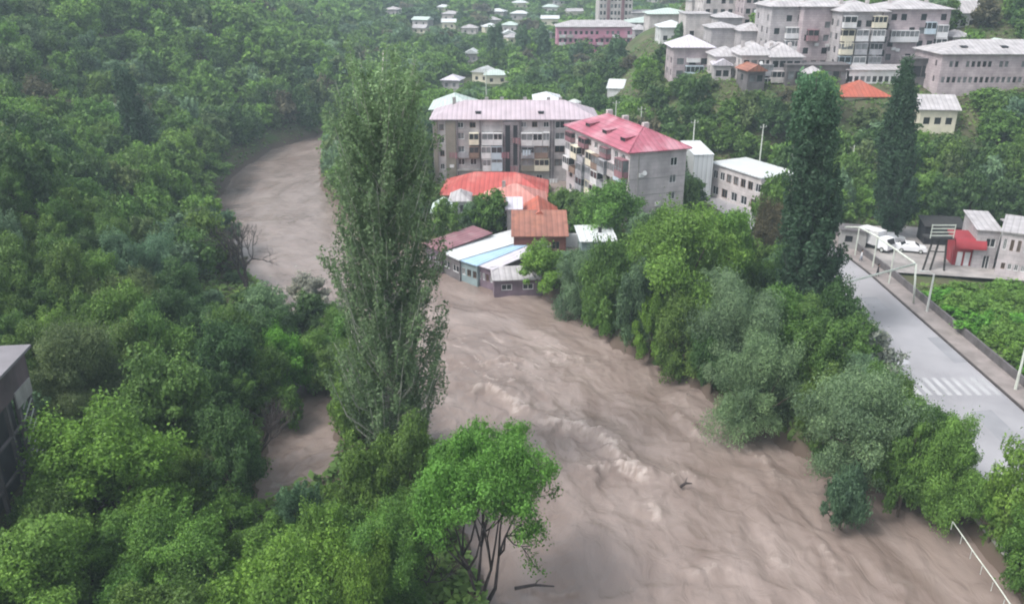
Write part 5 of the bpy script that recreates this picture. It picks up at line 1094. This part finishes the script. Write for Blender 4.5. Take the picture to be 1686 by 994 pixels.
# the rest of the wood as one mass
LP = {}
def low(kind, n_, ls, i):
    if (kind, n_, i) not in LP: V, F, T, L, zh = crown_arrays(kind, n_, ls, 500 + i); LP[(kind, n_, i)] = (V, F, T, zh)
    return LP[(kind, n_, i)]
VV = []; FF = []; TT = []; off = 0; JR = np.random.default_rng(5)
for (x_, y_, z_, r, h, k, u, vt, _) in rest:
    n_, ls = (3200, .08) if y_ < 150 else ((2000, .095) if y_ < 240 else ((900, .135) if y_ < 380 else (380, .2)))
    V, F, T, zh = low(random.choice(['round', 'tiered', 'loose']) if y_ < 300 else 'round', n_, ls, random.randrange(5))
    a = random.uniform(0, 6.28); c, s = math.cos(a), math.sin(a); r *= 1.12; q = COLR[colour_of(k, x_, y_)]; jt = random.uniform(.85, 1.15)
    W_ = np.c_[(V[:, 0] * c - V[:, 1] * s) * r + x_, (V[:, 0] * s + V[:, 1] * c) * r + y_, V[:, 2] * h * .95 / zh + z_]
    VV.append(W_); FF.append(F + off); TT.append(T * np.array(q) * jt); off += len(V)
me = fast_mesh('hillside_wood', np.concatenate(VV), np.concatenate(FF), M_leaf, np.concatenate(TT)); o = link(bpy.data.objects.new('hillside_wood', me)); o['kind'] = 'stuff'; o['label'] = 'dense mixed green wood covering the far valley sides'; o.color = (1, 1, 1, 1)
print('stuff faces', off // 4)
# undergrowth on every bank and slope
n_ = 190000; yy = 30 + 230 * JR.random(n_) ** 1.6; xx = (JR.random(n_) * 2 - 1) * (yy * .66 + 20)
sd_ = river_sd(xx, yy); rx = road_x(yy); ok = (sd_ > .7) & ~((xx > rx - 7.3) & (xx < rx + 7.9) & (yy < 160)) & ~((yy > 107) & (yy < 135) & (xx > 50) & (xx < 84)) & ~((yy > 118) & (yy < 134) & (xx > 4) & (xx < 11))
xx, yy = xx[ok], yy[ok]
inb = np.zeros(len(xx), bool)
for (px_, py_, c, s, x0, x1, y0, y1) in foot:
    a = (xx - px_) * c + (yy - py_) * s; b = -(xx - px_) * s + (yy - py_) * c; inb |= (a > x0 - .2) & (a < x1 + .2) & (b > y0 - .2) & (b < y1 + .2)
xx, yy = xx[~inb], yy[~inb]
zz = ground(xx, yy) + JR.random(len(xx)) ** 1.5 * (.35 + 1.2 * fbm(xx / 3, yy / 3, 2)) * np.where((xx > 5) & (xx < 36) & (yy > 120), .25, 1)
V, F = leaves(np.c_[xx, yy, zz], np.c_[JR.normal(size=(len(xx), 2)) * .5, np.ones(len(xx))], .24 + .0012 * yy.mean(), JR, .6)
cc = fbm(xx / 8, yy / 8, 3)[:, None]; tc = np.array([.035, .07, .022]) * (1 - cc) * 1.5 + np.array([.11, .17, .035]) * cc * 1.2; tc = tc * JR.uniform(.75, 1.25, (len(xx), 1)) * 1.5
me = fast_mesh('undergrowth', V, F, M_leaf, np.repeat(tc, 4, 0)); o = link(bpy.data.objects.new('undergrowth', me)); o['kind'] = 'stuff'; o['label'] = 'tangled low green undergrowth on the banks and slopes'; o.color = (1, 1, 1, 1)
# ------------------------------------------------------------------ valley haze
hb = MB().box(-930, 1130, -125, 2620, -6, 330).build('haze', bpy.data.materials.new('valley_haze')); hb['kind'] = 'stuff'; hb['label'] = 'thin pale blue valley haze'
hm = hb.data.materials[0]; hm.use_nodes = True; n = hm.node_tree; n.nodes.remove(n.nodes['Principled BSDF']); pv = n.nodes.new('ShaderNodeVolumePrincipled')
pv.inputs['Color'].default_value = (.62, .78, .88, 1); pv.inputs['Density'].default_value = .0006; pv.inputs['Anisotropy'].default_value = .1
n.links.new(pv.outputs[0], n.nodes['Material Output'].inputs['Volume'])

for o in bpy.data.objects:
    if len(str(o.get('label', '')).split()) > 16: print('LONG', o.name, '|', o['label'])
